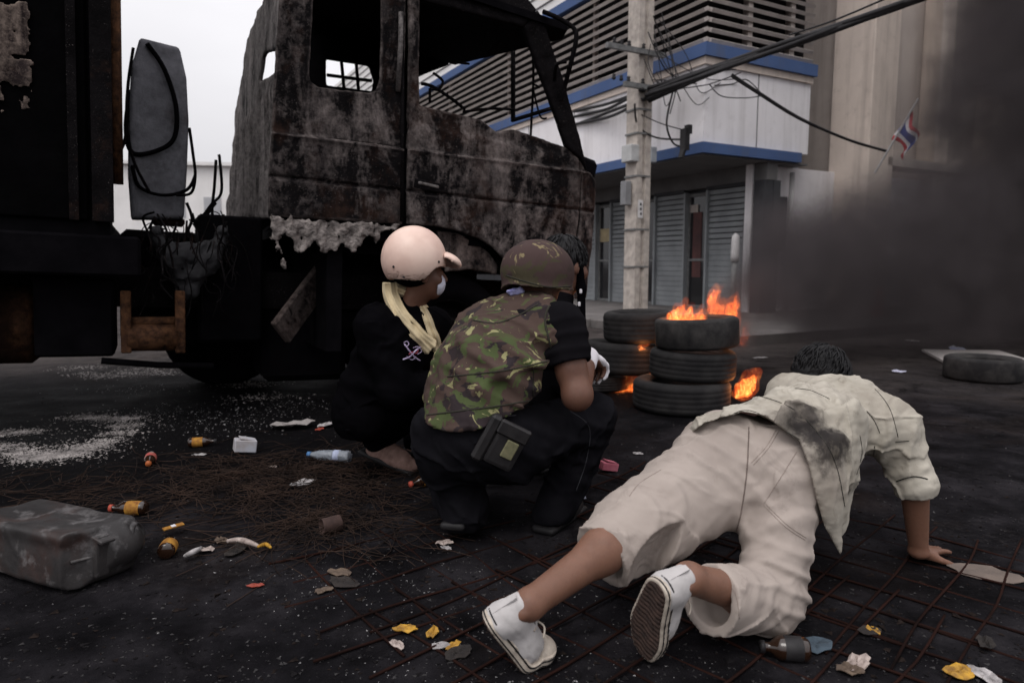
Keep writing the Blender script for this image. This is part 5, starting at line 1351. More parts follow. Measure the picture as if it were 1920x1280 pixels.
# collar roll, panel step, folds
f.cone(P(890, 606, 2.52), P(960, 588, 2.46), .018, .030, .02); f.cone(P(960, 588, 2.46), P(1028, 566, 2.46), .030, .022, .02)
f.cone(P(835, 705, 2.38), P(930, 702, 2.235), .010, .015, .03); f.cone(P(930, 702, 2.235), P(1030, 676, 2.30), .015, .010, .03)
for fn in (folds(ax_ + sb * .5, 34, .013, P(900, 680, 2.25), .20, 71), folds(ax_ * .6 - sb, 30, .011, P(960, 730, 2.25), .18, 73), folds(Vector((.6, 0, 1)), 40, .012, P(1020, 690, 2.33), .14, 75), folds(sb, 34, .010, P(860, 740, 2.3), .16, 78), creases(.007, (281, 286, 291), 24, .2), lambda X, Y, Z: .004 * wav(X, Y, Z, 20, 77)):
    f.disp(fn)
h0, h1 = P(790, 790, 2.3), P(1003, 752, 2.3); hn_ = (h1 - h0).cross(Vector((0, 1, .25))).normalized()
if hn_.z > 0: hn_ = -hn_
X, Y, Z = f.co((slice(None),) * 3)
f.d = np.maximum(f.d, (X - h0.x) * hn_.x + (Y - h0.y) * hn_.y + (Z - h0.z) * hn_.z + .006 * wav(X, Y, Z, 14, 79)).astype(np.float32)
f.cone(vb - ax_ * .2, vb + ax_ * .02, .14, .15, .005, 's', flat=(bk, .76))
vest = f.build('vest', M_CAMO, pB)
tv = bvh(vest); M_VSEAM = simple('dark_vest_binding', (.03, .028, .02), None, 30, .9, 0)
for pts, r in (([(1030, 572), (1022, 600), (1030, 640), (1042, 690), (1030, 730), (1004, 752)], .004), ([(886, 600), (930, 606), (975, 590), (1010, 570)], .003), ([(838, 706), (900, 700), (960, 692), (1030, 676)], .003), ([(1000, 690), (1000, 720), (1000, 748)], .0025), ([(800, 778), (880, 768), (940, 760), (998, 750)], .003)):
    seam(tv, pts, r, 'seam', M_VSEAM, vest)
# black trousers
f = SDF((-.52, 1.95, .0), (.55, 3.05, .68), .0075)
f.cone(B['hipL'], B['hipR'], .118, .122); f.ell(B['pel'] + Vector((0.01, .0, .0)), (.17, .15, .155), None, .05)
f.cone(P(812, 800, 2.38), P(830, 850, 2.36), .075, .06, .04)
f.cone(B['hipR'], B['kneeR'], .125, .088, .05); f.cone(B['kneeR'], B['ankR'] + Vector((0, 0, .02)), .088, .075, .04)
f.cone(B['hipL'], B['kneeL'], .108, .085, .05); f.cone(B['kneeL'], B['ankL'], .088, .08, .04); f.cone(B['hipL'] + Vector((0, 0, -.05)), B['ankL'] + Vector((.02, .02, .04)), .095, .075, .05)
f.disp(folds((.7, .2, 1), 30, .012, P(960, 850, 2.25), .22, 81)); f.disp(folds((.2, .3, 1), 44, .010, P(1090, 840, 2.5), .16, 83)); f.disp(creases(.010, (241, 246, 252), 22, .2)); f.disp(lambda X, Y, Z: .005 * wav(X, Y, Z, 18, 84))
f.half((0, 0, .03), (0, 0, -1))
trB = f.build('trousers', M_DENIM, pB); tB = bvh(trB)
for pts in ([(870, 795), (905, 780), (960, 772)], [(1068, 770), (1104, 800), (1100, 860), (1080, 920)], [(880, 800), (915, 786), (968, 778)]): seam(tB, pts, .0016, 'stitching', simple('grey_thread', (.05, .05, .058), None, 30, .9, 0), trB)
def boot(name, heel, toe, mat, parent, s=1.):
    Mw = shoe_matrix(heel, toe, (0, 0, 1)); f = SDF((-.05, -.08, -.01), (.33, .08, .2), .006)
    f.cone((.045, 0, .04), (.055, 0, .09), .042, .040, .02); f.cone((.05, 0, .035), (.19, 0, .035), .040, .044, .03); f.cone((.16, 0, .035), (.245, 0, .03), .046, .040, .03); f.cone((.07, 0, .09), (.18, 0, .055), .034, .03, .03)
    f.half((0, 0, .008), (0, 0, -1)); f.disp(lambda X, Y, Z: .002 * wav(X, Y, Z, 60, 5))
    o = mesh_obj(name, f.mesh(name), mat, parent); o.matrix_basis = Mw
    g = SDF((-.05, -.08, -.02), (.33, .08, .05), .006); g.box((.13, 0, .008), (.155, .047, .014), None, .012); so = mesh_obj('sole', g.mesh('sole'), M_BLKRUB, o); so.matrix_parent_inverse = Matrix(); so.matrix_basis = Matrix()
    return o
a = B['ankR']; boot('boot', (a.x - .03, a.y - .055, .008), (a.x + .10, a.y + .16, .008), M_BOOT, pB)
a = B['ankL']; boot('boot', (a.x - .03, a.y - .06, .055), (a.x + .02, a.y + .18, .012), M_BOOT, pB)
# drop-leg pouch with pale patch
pq = trace(tB, [(948, 832), (952, 838)], .0)[0] if trace(tB, [(948, 832), (952, 838)], .0) else P(950, 835, 2.22)
Rp = mat_cols(Vector((.86, .2, -.45)).normalized(), Vector((.15, -.95, -.2)).normalized(), Vector((.45, -.12, .88)).normalized())
x_ = Vector((.88, .10, -.46)).normalized(); y_ = Vector((.08, -.98, -.12)); y_ = (y_ - x_ * y_.dot(x_)).normalized(); Rp = mat_cols(x_, y_, x_.cross(y_))
pc = MB().box(pq + y_ * .012, (.105, .05, .15), Rp, bevel=.014, seg=2).build('thigh_pouch', M_BOOT, pB)
MB().box(pq + y_ * .042 + x_ * .012, (.042, .008, .062), Rp, bevel=.003).build('patch', simple('olive_patch', (.17, .16, .09), (.11, .105, .06), 60, .9, 0), pc)
MB().box(pq + y_ * .036 + Rp @ Vector((-.002, 0, .06 if (Rp @ Vector((0, 0, 1))).z > 0 else -.06)), (.11, .022, .05), Rp, bevel=.006).build('flap', M_BOOT, pc)
MB().box(pq + y_ * .02 - x_ * .07, (.04, .04, .17), Rp, bevel=.01).build('holster', M_BOOT, pB)
# helmet with camouflage cover
def steel_helmet(c, fwd, up, parent):
    F, U, R_ = frame(fwd, up); M3 = mat_cols(R_, F, U); c = Vector(c)
    f = SDF(tuple(c - Vector((.2,) * 3)), tuple(c + Vector((.2,) * 3)), .0048)
    f.ell(c, (.130, .150, .122), M3)
    X, Y, Z = f.co((slice(None),) * 3)
    uu = (X - c.x) * U.x + (Y - c.y) * U.y + (Z - c.z) * U.z; ff = (X - c.x) * F.x + (Y - c.y) * F.y + (Z - c.z) * F.z; rr_ = (X - c.x) * R_.x + (Y - c.y) * R_.y + (Z - c.z) * R_.z
    # the rim dips over ears and nape and flares outwards
    rim = -.052 - .020 * np.abs(rr_ / .13) - .010 * np.clip(-ff / .15, 0, 1)
    flare = .020 * np.exp(-np.clip(uu - rim, 0, 1) / .016)
    f.d = (np.maximum(f.d - flare * (uu < .06), rim - uu)).astype(np.float32)
    f.ell(c - U * .02, (.117, .136, .110), M3, .0, 's')
    f.disp(lambda X, Y, Z: .0015 * wav(X, Y, Z, 40, 91))
    return f.build('helmet', M_CAMOH, parent)
hB = steel_helmet(P(1008, 510, 2.59), (.70, .70, -.12), (-.05, .06, 1), pB)
thb = bvh(hB); seam(thb, [(948, 516), (985, 528), (1030, 538), (1072, 536)], .0025, 'cover_band', M_VSEAM, hB)
# scrunched pale blue rag at the nape
f = SDF(tuple(P(966, 548, 2.50) - Vector((.06,) * 3)), tuple(P(966, 548, 2.50) + Vector((.06,) * 3)), .004)
for i in range(7): 
    q = P(955 + i * 4, 546 + 4 * math.sin(i * 2.1), 2.50); f.ell(q, (.010, .012, .008 + .004 * (i % 2)), None, .008)
f.disp(lambda X, Y, Z: .003 * wav(X, Y, Z, 150, 5)); f.build('neck_rag', cloth('blue_printed_cotton', (.42, .42, .62), (.14, .14, .34), 60), pB)

# ------------------------------------------------------------------ A: squatting man in white helmet and towel
A = {}
A['pel'] = P(690, 772, 3.16); A['chest'] = P(748, 640, 3.10); A['neck'] = P(772, 572, 3.08); A['head'] = P(790, 512, 3.04)
A['shR'] = P(706, 618, 2.98); A['shL'] = P(812, 612, 3.28); A['hipR'] = P(690, 778, 3.08); A['hipL'] = P(700, 775, 3.25)
A['kneeR'] = P(838, 728, 3.16); A['ankR'] = P(706, 832, 3.28); A['kneeL'] = P(880, 735, 3.50); A['ankL'] = P(780, 835, 3.50)
A['elR'] = P(745, 738, 2.93); A['wrR'] = P(840, 715, 3.05); A['elL'] = P(850, 700, 3.35); A['wrL'] = P(885, 700, 3.35)
pA = empty('person', (A['pel'].x, A['pel'].y, 0), (0, 0, 0), 'person squatting in pale pink peaked helmet with cream towel round the neck', 'person')
fA = Vector((.93, .36, -.02)); axA = (A['chest'] - A['pel']).normalized()
f = SDF((-1.05, 2.7, -.01), (.05, 3.75, 1.14), .0072)
f.cone(A['pel'], A['chest'], .14, .15); f.cone(A['chest'], A['head'] - Vector((0, 0, .04)), .06, .052, .03)
for a, b, ra, rb in (('hipR', 'kneeR', .085, .06), ('kneeR', 'ankR', .058, .036), ('hipL', 'kneeL', .085, .06), ('kneeL', 'ankL', .058, .036), ('shR', 'elR', .052, .043), ('elR', 'wrR', .043, .029), ('shL', 'elL', .052, .043), ('elL', 'wrL', .043, .029)):
    f.cone(A[a], A[b], ra, rb, .03)
f.cone(A['ankR'], G(742, 878) + Vector((0, 0, .035)), .034, .03, .02); f.cone(A['ankL'], A['ankL'] + Vector((.16, -.02, -.05)), .034, .03, .02)
head(f, A['head'], fA, (0, 0, 1)); hand(f, A['wrR'], (.8, .3, -.3), (0, 0, -1), 1, (.3, .4, .3)); hand(f, A['wrL'], (.8, .3, -.3), (0, 0, -1), -1, (.3, .4, .3))
f.build('body', M_SKIND, pA)
f = SDF((-1.0, 2.65, .2), (-.0, 3.65, .92), .008)
f.cone(A['pel'] + axA * .0, A['chest'], .168, .172); f.cone(A['shL'], A['shR'], .080, .085, .08); f.cone(A['chest'], A['neck'] - Vector((0, 0, .02)), .13, .065, .05)
f.cone(A['shR'], A['elR'], .085, .075, .05); f.cone(A['elR'], A['wrR'], .075, .05, .03); f.cone(A['shL'], A['elL'], .08, .07, .05); f.cone(A['elL'], A['wrL'], .07, .048, .03)
f.disp(folds((.5, .3, 1), 28, .012, P(690, 690, 3.0), .25, 101)); f.disp(creases(.011, (261, 266, 272), 22, .2)); f.disp(lambda X, Y, Z: .005 * wav(X, Y, Z, 17, 102))
shA = f.build('shirt', M_BLACKC, pA)
f = SDF((-1.05, 2.75, .0), (.0, 3.75, .62), .008)
f.ell(A['pel'] + Vector((.0, 0, .0)), (.165, .16, .135)); f.cone(A['hipR'], A['kneeR'], .105, .085, .05); f.cone(A['kneeR'], A['ankR'] + Vector((0, 0, .03)), .085, .07, .04)
f.cone(A['hipL'], A['kneeL'], .115, .085, .05); f.cone(A['kneeL'], A['ankL'] + Vector((0, 0, .03)), .085, .07, .04); f.cone(A['hipR'], A['ankR'] + Vector((.03, .02, .14)), .10, .07, .06)
f.disp(lambda X, Y, Z: .006 * wav(X, Y, Z, 20, 103)); f.half((0, 0, .05), (0, 0, -1))
f.build('trousers', M_BLACKC, pA)
M_SHOEA = simple('dusty_red_brown_shoe', (.30, .19, .16), (.13, .075, .062), 22, .8, .3, 70, .003)
hA, tA = P(686, 838, 3.30), G(756, 884); tA.z = .012
boot('shoe', hA + Vector((0, 0, -.03)), tA, M_SHOEA, pA); boot('shoe', (A['ankL'].x - .05, A['ankL'].y, .02), (A['ankL'].x + .2, A['ankL'].y - .02, .012), M_SHOEA, pA)
# peaked helmet
M_HELM = Mat('pale_pink_helmet_shell'); M_HELM.col(M_HELM.ramp(M_HELM.noise(5, 4), [(.3, (.60, .41, .345)), (.5, (.72, .53, .45)), (.7, (.76, .585, .50))])).rough(.38).spec(.45); M_HELM.bump(M_HELM.noise(30, 3), .05, .003); M_HELM = M_HELM.m
hc = P(776, 486, 3.02); F, U, R_ = frame(fA + Vector((0, 0, -.05)), (-.08, 0, 1)); M3 = mat_cols(R_, F, U)
f = SDF(tuple(hc - Vector((.24,) * 3)), tuple(hc + Vector((.24,) * 3)), .0050)
f.ell(hc, (.131, .143, .146), M3)
X, Y, Z = f.co((slice(None),) * 3)
uu = (X - hc.x) * U.x + (Y - hc.y) * U.y + (Z - hc.z) * U.z; ff = (X - hc.x) * F.x + (Y - hc.y) * F.y + (Z - hc.z) * F.z
rim = -.096 + .068 / (1 + np.exp(-(ff - .050) / .013))
f.d = np.maximum(f.d, rim - uu + 0 * f.d).astype(np.float32)
f.ell(hc - U * .012, (.119, .131, .136), M3, 0, 's')
f.cone(hc - F * .085 - U * .075, hc - F * .04 - U * .10, .004, .004) 
hm = f.build('helmet', M_HELM, pA)
g = SDF(tuple(hc - Vector((.3,) * 3)), tuple(hc + Vector((.3,) * 3)), .006)
pk = hc + F * .135 + U * .008; pd = (F * .93 - U * .36).normalized(); pn = pd.cross(R_).normalized(); pn = pn if pn.z > 0 else -pn
g.ell(pk + pd * .012, (.105, .070, .036), mat_cols(R_, pd, pn)); g.ell(pk + pd * .006 - pn * .012, (.100, .068, .034), mat_cols(R_, pd, pn), 0, 's'); g.ell(hc, (.131, .143, .131), M3, 0, 's')
g.build('peak', M_HELM, hm)
m = MB()
thl = bvh(hm)
for (x, y) in ((757, 519), (822, 491), (738, 500)):
    q = trace(thl, [(x, y), (x + .5, y)], .001)
    if q: m.lathe([(0, .003), (.005, .002), (.006, -.004)], 10, Matrix.Translation(q[0]) @ Vector((-.1, -1, .0)).to_track_quat('Z', 'Y').to_matrix().to_4x4())
m.build('rivet', M_BOOT, hm, smooth=True)
# liner band and strap, mask
f = SDF(tuple(hc - Vector((.2,) * 3)), tuple(hc + Vector((.2, .2, .1))), .0055)
f.ell(hc - U * .055, (.090, .102, .070), M3); f.ell(A['head'] + F * .05 - U * .06, (.06, .08, .09), M3, 0, 's'); f.half(hc - U * .03, U); f.half(hc + F * .045, F)
f.build('helmet_liner', M_BLACKC, pA)
mk = A['head'] + F * .082 - U * .045
f = SDF(tuple(mk - Vector((.11,) * 3)), tuple(mk + Vector((.11,) * 3)), .004)
f.ell(mk - F * .012, (.058, .040, .052), M3); f.ell(mk - F * .03, (.055, .038, .050), M3, 0, 's'); f.half(mk - F * .020, -F); f.disp(lambda X, Y, Z: .002 * wav(X, Y, Z, 130, 7))
f.build('mask', cloth('white_mask_gauze', (.66, .66, .76), (.52, .52, .62), 12), pA)
# towel
M_TOWEL = cloth('cream_towel', (.66, .55, .36), (.52, .42, .26), 12, 260, .95, .5)
ts_ = bvh(shA)
def ribbon(pxs, w0, w1, seed, lift=.014, side=1.):
    """a folded length of towelling lying on the shirt"""
    pts = []
    for (x, y) in pxs:
        h_ = trace(ts_, [(x, y), (x + .3, y)], .0); pts.append((h_[0].y if h_ else 3.02))
    ym = min(pts); c = bez([P(x, y, ym * .4 + Y_ * .6 - lift) for (x, y), Y_ in zip(pxs, pts)], 8); n = len(c); m_ = 19; V = []; r = random.Random(seed)
    for i_, p in enumerate(c):
        t = (c[min(i_ + 1, n - 1)] - c[max(i_ - 1, 0)]).normalized(); vw = Vector((.12, -1, .15)).normalized(); lat = t.cross(vw).normalized(); nn = lat.cross(t).normalized()
        if nn.y > 0: nn = -nn
        f_ = i_ / (n - 1); w_ = w0 + (w1 - w0) * f_
        for k in range(m_):
            s_ = k / (m_ - 1); e = 2 * s_ - 1
            off = -.030 * e * e + .0055 * math.sin(s_ * 15 + 2.2 * math.sin(f_ * 3 + seed)) + .0035 * math.sin(s_ * 31 + f_ * 5 + seed) + .003 * math.sin(f_ * 19 + s_ * 4)
            V.append(p + lat * e * w_ * (1 + .05 * math.sin(f_ * 13 + seed)) + nn * off + t * .004 * math.sin(s_ * 9) * (i_ == n - 1))
    F_ = [(i_ * m_ + k, i_ * m_ + k + 1, (i_ + 1) * m_ + k + 1, (i_ + 1) * m_ + k) for i_ in range(n - 1) for k in range(m_ - 1)]
    me_ = from_np('towel', V, F_); o = mesh_obj('towel', me_, M_TOWEL, pA); so_ = o.modifiers.new('thickness', 'SOLIDIFY'); so_.thickness = .006; return o
ribbon([(730, 530), (733, 556), (752, 594), (776, 624), (797, 646), (808, 658)], .030, .050, 1)
ribbon([(790, 574), (800, 602), (808, 630), (815, 660)], .022, .040, 4)
ribbon([(726, 540), (745, 542), (772, 554), (794, 578)], .026, .024, 7, .006)
# embroidered emblem on the sleeve
M_EMB = simple('pale_violet_thread', (.50, .45, .60), (.34, .24, .40), 90, .9, .2); M_EMBR = simple('red_thread', (.34, .06, .09), None, 60, .9, 0)
em = None
for pts, r, mt in (([(758, 645), (766, 656), (776, 668), (788, 676)], .0035, M_EMB), ([(755, 674), (768, 668), (780, 656), (789, 650)], .0040, M_EMB), ([(766, 664), (772, 660), (780, 662), (784, 655)], .003, M_EMBR), ([(757, 642), (763, 640), (766, 646), (760, 649), (757, 643)], .002, M_EMB), ([(762, 668), (772, 674), (780, 668)], .0025, M_EMB), ([(774, 652), (784, 650), (790, 658), (782, 664)], .0022, M_EMB)):
    o = seam(ts_, pts, r, 'emblem', mt, shA, .002)

# ------------------------------------------------------------------ C: third man half hidden behind the camouflage helmet
C3 = {}
C3['head'] = P(1062, 497, 3.06); C3['neck'] = P(1050, 560, 3.06); C3['chest'] = P(1030, 640, 3.06); C3['pel'] = P(985, 770, 3.10)
C3['shR'] = P(1050, 612, 2.92); C3['shL'] = P(1030, 610, 3.24)
pC = empty('person', (C3['pel'].x, C3['pel'].y, 0), (0, 0, 0), 'dark haired person in black half hidden behind the camouflage helmet', 'person')
f = SDF((-.15, 2.72, -.01), (.62, 3.6, 1.14), .008)
f.cone(C3['pel'], C3['chest'], .13, .14); f.cone(C3['chest'], C3['head'] - Vector((0, 0, .04)), .058, .05, .03); head(f, C3['head'], (.85, .52, -.05), (0, 0, 1))
kn = [P(1075, 760, 3.15), P(1060, 750, 3.42)]; an = [P(1000, 862, 3.2), P(1000, 850, 3.4)]
for k_, a_, s_ in zip(kn, an, ('shR', 'shL')):
    f.cone(C3['pel'], k_, .085, .06, .03); f.cone(k_, a_, .058, .036, .03); el = C3[s_] + Vector((.05, .03, -.25)); wr = el + Vector((.02, .17, .02))
    f.cone(C3[s_], el, .05, .042, .03); f.cone(el, wr, .042, .028, .03); hand(f, wr, (.8, .4, -.1), (0, 0, -1), 1 if s_ == 'shR' else -1, (.3, .4, .3)); f.cone(a_, a_ + Vector((.14, .03, -.05)), .034, .03, .02)
f.build('body', M_SKIND, pC)
f = SDF((-.15, 2.72, .3), (.5, 3.55, .95), .009)
f.cone(C3['pel'], C3['chest'], .155, .150); f.cone(C3['shL'], C3['shR'], .07, .07, .06); f.cone(C3['chest'], C3['neck'], .10, .062, .05)
for s_ in ('shR', 'shL'): f.cone(C3[s_], C3[s_] + Vector((.05, .03, -.25)), .07, .062, .04); f.cone(C3[s_] + Vector((.05, .03, -.25)), C3[s_] + Vector((.07, .17, -.23)), .06, .045, .03)
f.disp(lambda X, Y, Z: .005 * wav(X, Y, Z, 20, 112)); shC = f.build('shirt', M_BLACKT, pC)
f = SDF((-.2, 2.75, .03), (.5, 3.6, .62), .009); f.ell(C3['pel'], (.17, .17, .15))
for k_, a_ in zip(kn, an): f.cone(C3['pel'], k_, .11, .082, .05); f.cone(k_, a_ + Vector((0, 0, .02)), .08, .065, .04)
f.build('trousers', M_BLACKC, pC)
for a_ in an: boot('shoe', (a_.x - .05, a_.y, .012), (a_.x + .2, a_.y + .05, .012), M_BOOT, pC)
F, U, R_ = frame((.85, .52, -.05), (0, 0, 1)); M3 = mat_cols(R_, F, U)
f = SDF(tuple(C3['head'] - Vector((.17,) * 3)), tuple(C3['head'] + Vector((.17,) * 3)), .006)
f.ell(C3['head'] + U * .03 - F * .02, (.090, .108, .100), M3); f.ell(C3['head'] - F * .07 - U * .03, (.072, .05, .07), M3, .03); f.ell(C3['head'] + F * .085 - U * .04, (.065, .06, .085), M3, .01, 's')
f.disp(lambda X, Y, Z: .006 * wav(X, Y, Z, 80, 3)); hC = f.build('hair', M_HAIR, pC); hair_locks(C3['head'] + U * .03 - F * .02, F, U, R_, 260, 8, (.094, .112, .104), 'hair_locks', hC)
f = SDF(tuple(P(1088, 510, 3.06) - Vector((.1, .12, .24))), tuple(P(1088, 510, 3.06) + Vector((.1, .12, .1))), .006)
f.cone(P(1084, 505, 3.03), P(1090, 540, 3.03), .024, .02); f.cone(P(1090, 540, 3.03), P(1090, 610, 3.0), .018, .02, .02); f.build('scarf', M_BLACKC, pC)
for (x, y) in ((1089, 546), (1089, 596), (1086, 570)):
    MB().box(P(x, y, 2.975), (.012, .008, .02), bevel=.003).build('scarf_spot', M_GLOVE, pC)
# ================================================================== wire mesh and litter on the road
M_REBAR = simple('rusty_reinforcing_bar', (.026, .011, .0085), (.004, .003, .003), 2.5, .9, .4, 90, .003, spec=.04)
def rebar_mat(c, ang, nx, ny, sp, L, W_, label, z=.004, seed=0, skew=0.):
    r = random.Random(seed); root = empty('reinforcing_mesh', (c[0], c[1], 0), (0, 0, ang), label, 'wire mesh', 'rusty reinforcing mesh on the road')
    for i in range(nx):
        x = (i - (nx - 1) / 2) * sp + r.uniform(-.02, .02)
        pts = [(x + r.uniform(-.012, .012) + skew * t, -W_ / 2 + W_ * t + r.uniform(-.06, .06) * (t in (0, 1)), z - .009 + r.uniform(0, .012)) for t in (0, .25, .5, .75, 1)]
        MB().tube(bez(pts, 3), .0040, 6).build('bar', M_REBAR, root, True, True)
    for i in range(ny):
        y = (i - (ny - 1) / 2) * sp + r.uniform(-.02, .02)
        pts = [(-L / 2 + L * t + r.uniform(-.06, .06) * (t in (0, 1)), y + r.uniform(-.012, .012), z - .004 + r.uniform(0, .012)) for t in (0, .25, .5, .75, 1)]
        MB().tube(bez(pts, 3), .0040, 6).build('bar', M_REBAR, root, True, True)
rebar_mat((1.22, 2.12), rad(46), 7, 9, .15, 1.15, 1.45, 'rusty steel mesh lying on the road under the bracing hand', seed=2)
rebar_mat((.42, 1.78), rad(44), 8, 8, .15, 1.3, 1.3, 'rusty steel mesh lying on the road under the white shoes', z=.006, seed=5)
rebar_mat((-.26, 2.18), rad(36), 5, 5, .16, .95, .75, 'dark steel mesh lying on the road beside the black boots', z=.002, seed=9)
rebar_mat((.62, 2.75), rad(48), 5, 5, .17, .9, .8, 'dark steel mesh lying on the road between the squatting and bracing people', z=.018, seed=13)

# tangled wire left from burnt tyres
def tangle(name, c, n, rx, ry, seed, label, r0=.0016):
    r = random.Random(seed); m = MB()
    for i in range(n):
        x, y = c[0] + r.gauss(0, rx), c[1] + r.gauss(0, ry); a = r.uniform(0, 6.28); L = r.uniform(.10, .45); cv = r.uniform(-4, 4); pts = []; z = r.uniform(.004, .02)
        for k in range(7):
            pts.append((x, y, max(.003, z + .022 * math.sin(k * 1.1 + i) * r.random()))); x += math.cos(a) * L / 6; y += math.sin(a) * L / 6; a += cv * L / 6
        m.tube(pts, r0, 3, False)
    o = m.build(name, M_TANGLE, None, smooth=True); return tag(o, label, 'wire', kind='stuff')
M_TANGLE = simple('burnt_brown_wire', (.050, .032, .025), (.016, .012, .011), 6, .8, 0, spec=.04)
tangle('burnt_wire', G(530, 905), 620, .36, .22, 3, 'tangled brown wire left by burnt tyres on the road')
tangle('burnt_wire', G(620, 985), 160, .16, .12, 4, 'sparse rusty wire strands on the road beside the black boots')
tangle('burnt_wire', G(120, 930), 120, .35, .14, 5, 'loose dark wire strands behind the jerrycan')

# fine debris: crumbs of ash, glass and char
def crumbs(name, mat, n, area, size, seed, label):
    r = np.random.RandomState(seed); X, Y = area(r, n)
    base = np.array([[1, 0, 0], [-.5, .8, 0], [-.5, -.8, 0], [0, 0, .8]], np.float32); tri = np.array([[0, 1, 3], [1, 2, 3], [2, 0, 3], [0, 2, 1]])
    s = size * np.minimum(np.exp(r.normal(0, .5, n)), 2.4); a = r.uniform(0, 6.28, n); st = r.uniform(.5, 1.6, n)
    V = np.zeros((n, 4, 3), np.float32)
    jit = r.normal(0, .25, (n, 4, 3)); b = base[None] + jit
    V[:, :, 0] = (b[:, :, 0] * np.cos(a)[:, None] * st[:, None] - b[:, :, 1] * np.sin(a)[:, None]) * s[:, None] + X[:, None]
    V[:, :, 1] = (b[:, :, 0] * np.sin(a)[:, None] * st[:, None] + b[:, :, 1] * np.cos(a)[:, None]) * s[:, None] + Y[:, None]
    V[:, :, 2] = np.abs(b[:, :, 2]) * s[:, None] * .5 + .0008
    F = (tri[None] + np.arange(n)[:, None, None] * 4).reshape(-1, 3)
    o = mesh_obj(name, from_np(name, V.reshape(-1, 3), F, False), mat); return tag(o, label, 'debris', kind='stuff')
def fan(x0, x1, y0, y1, pw=1.):
    def fn(r, n):
        Y = y0 + (y1 - y0) * r.uniform(0, 1, n) ** pw; X = (x0 + (x1 - x0) * r.uniform(0, 1, n)) * Y; return X, Y
    return fn
def spots(pxs, sd):
    c = [G(x, y) for x, y in pxs]
    def fn(r, n):
        i = r.randint(0, len(c), n); X = np.array([c[k].x for k in i]) + r.normal(0, sd, n) * 1.5; Y = np.array([c[k].y for k in i]) + r.normal(0, sd, n); return X, Y
    return fn
M_CRL = simple('pale_ash_crumb', (.34, .33, .33), (.15, .145, .145), 200, .9, 0); M_CRD = simple('char_crumb', (.012, .011, .012), (.006, .0055, .006), 200, .8, 0, spec=.03); M_CRG = simple('grey_grit', (.042, .039, .040), (.014, .013, .0135), 200, .9, 0)
crumbs('ash_crumbs', M_CRL, 600, fan(-.8, .85, 1.35, 5.0, 1.6), .0015, 1, 'pale crumbs of ash and glass strewn over the road')
crumbs('ash_crumbs', M_CRL, 700, spots([(700, 1100), (820, 1190), (900, 1230), (640, 1060), (760, 1140), (560, 1050), (1100, 1230), (1000, 1180), (860, 1080)], .15), .0015, 2, 'dense pale crumbs by the white shoe')
crumbs('grit', M_CRG, 9000, fan(-.8, .85, 1.35, 7.0, 1.7), .0030, 3, 'grey grit over the road')
crumbs('char', M_CRD, 4200, fan(-.8, .85, 1.35, 6.0, 1.6), .0045, 4, 'black char crumbs over the road')
crumbs('ash_crumbs', M_CRL, 900, spots([(360, 790), (300, 770), (420, 800), (480, 770), (260, 730), (540, 760)], .16), .0035, 6, 'pale crumbs scattered beside the truck')
M_FLK = simple('scorched_flake', (.022, .016, .014), (.006, .005, .005), 60, .9, .2, spec=.03)
crumbs('char_flakes', M_FLK, 900, fan(-.8, .85, 1.35, 5.0, 1.5), .0062, 21, 'scorched flakes strewn over the road')
crumbs('char_flakes', M_FLK, 500, spots([(840, 1230), (1600, 1120), (1700, 1000), (900, 1010), (560, 1060), (1800, 1200), (450, 960)], .2), .0058, 22, 'scorched flakes round the mesh and the people')
# white ash heap along the burnt patch on the left
M_ASHW = simple('white_ash', (.42, .385, .37), (.10, .09, .088), 9, .95, .6, 90, .01)
ash_px = [(10, 836), (40, 850), (75, 856), (110, 852), (140, 846), (170, 836), (200, 826), (222, 812), (235, 798), (240, 784), (215, 786), (180, 783), (150, 782), (10, 812), (45, 810), (85, 856), (60, 858), (100, 856), (125, 850), (155, 842), (30, 842)]
crumbs('ash_crust', M_ASHW, 6000, spots(ash_px, .040), .0048, 11, 'crusted white ash spread on the road beside the truck')
crumbs('ash_crust', M_ASHW, 2500, spots(ash_px, .09), .0040, 12, 'thin white ash dust round the crusted ash')
crumbs('ash_crust', M_ASHW, 2200, spots([(250, 698), (215, 705), (285, 690), (180, 702), (150, 690), (300, 700), (470, 720), (490, 745), (480, 690)], .09), .006, 13, 'pale ash lying under the burnt truck')

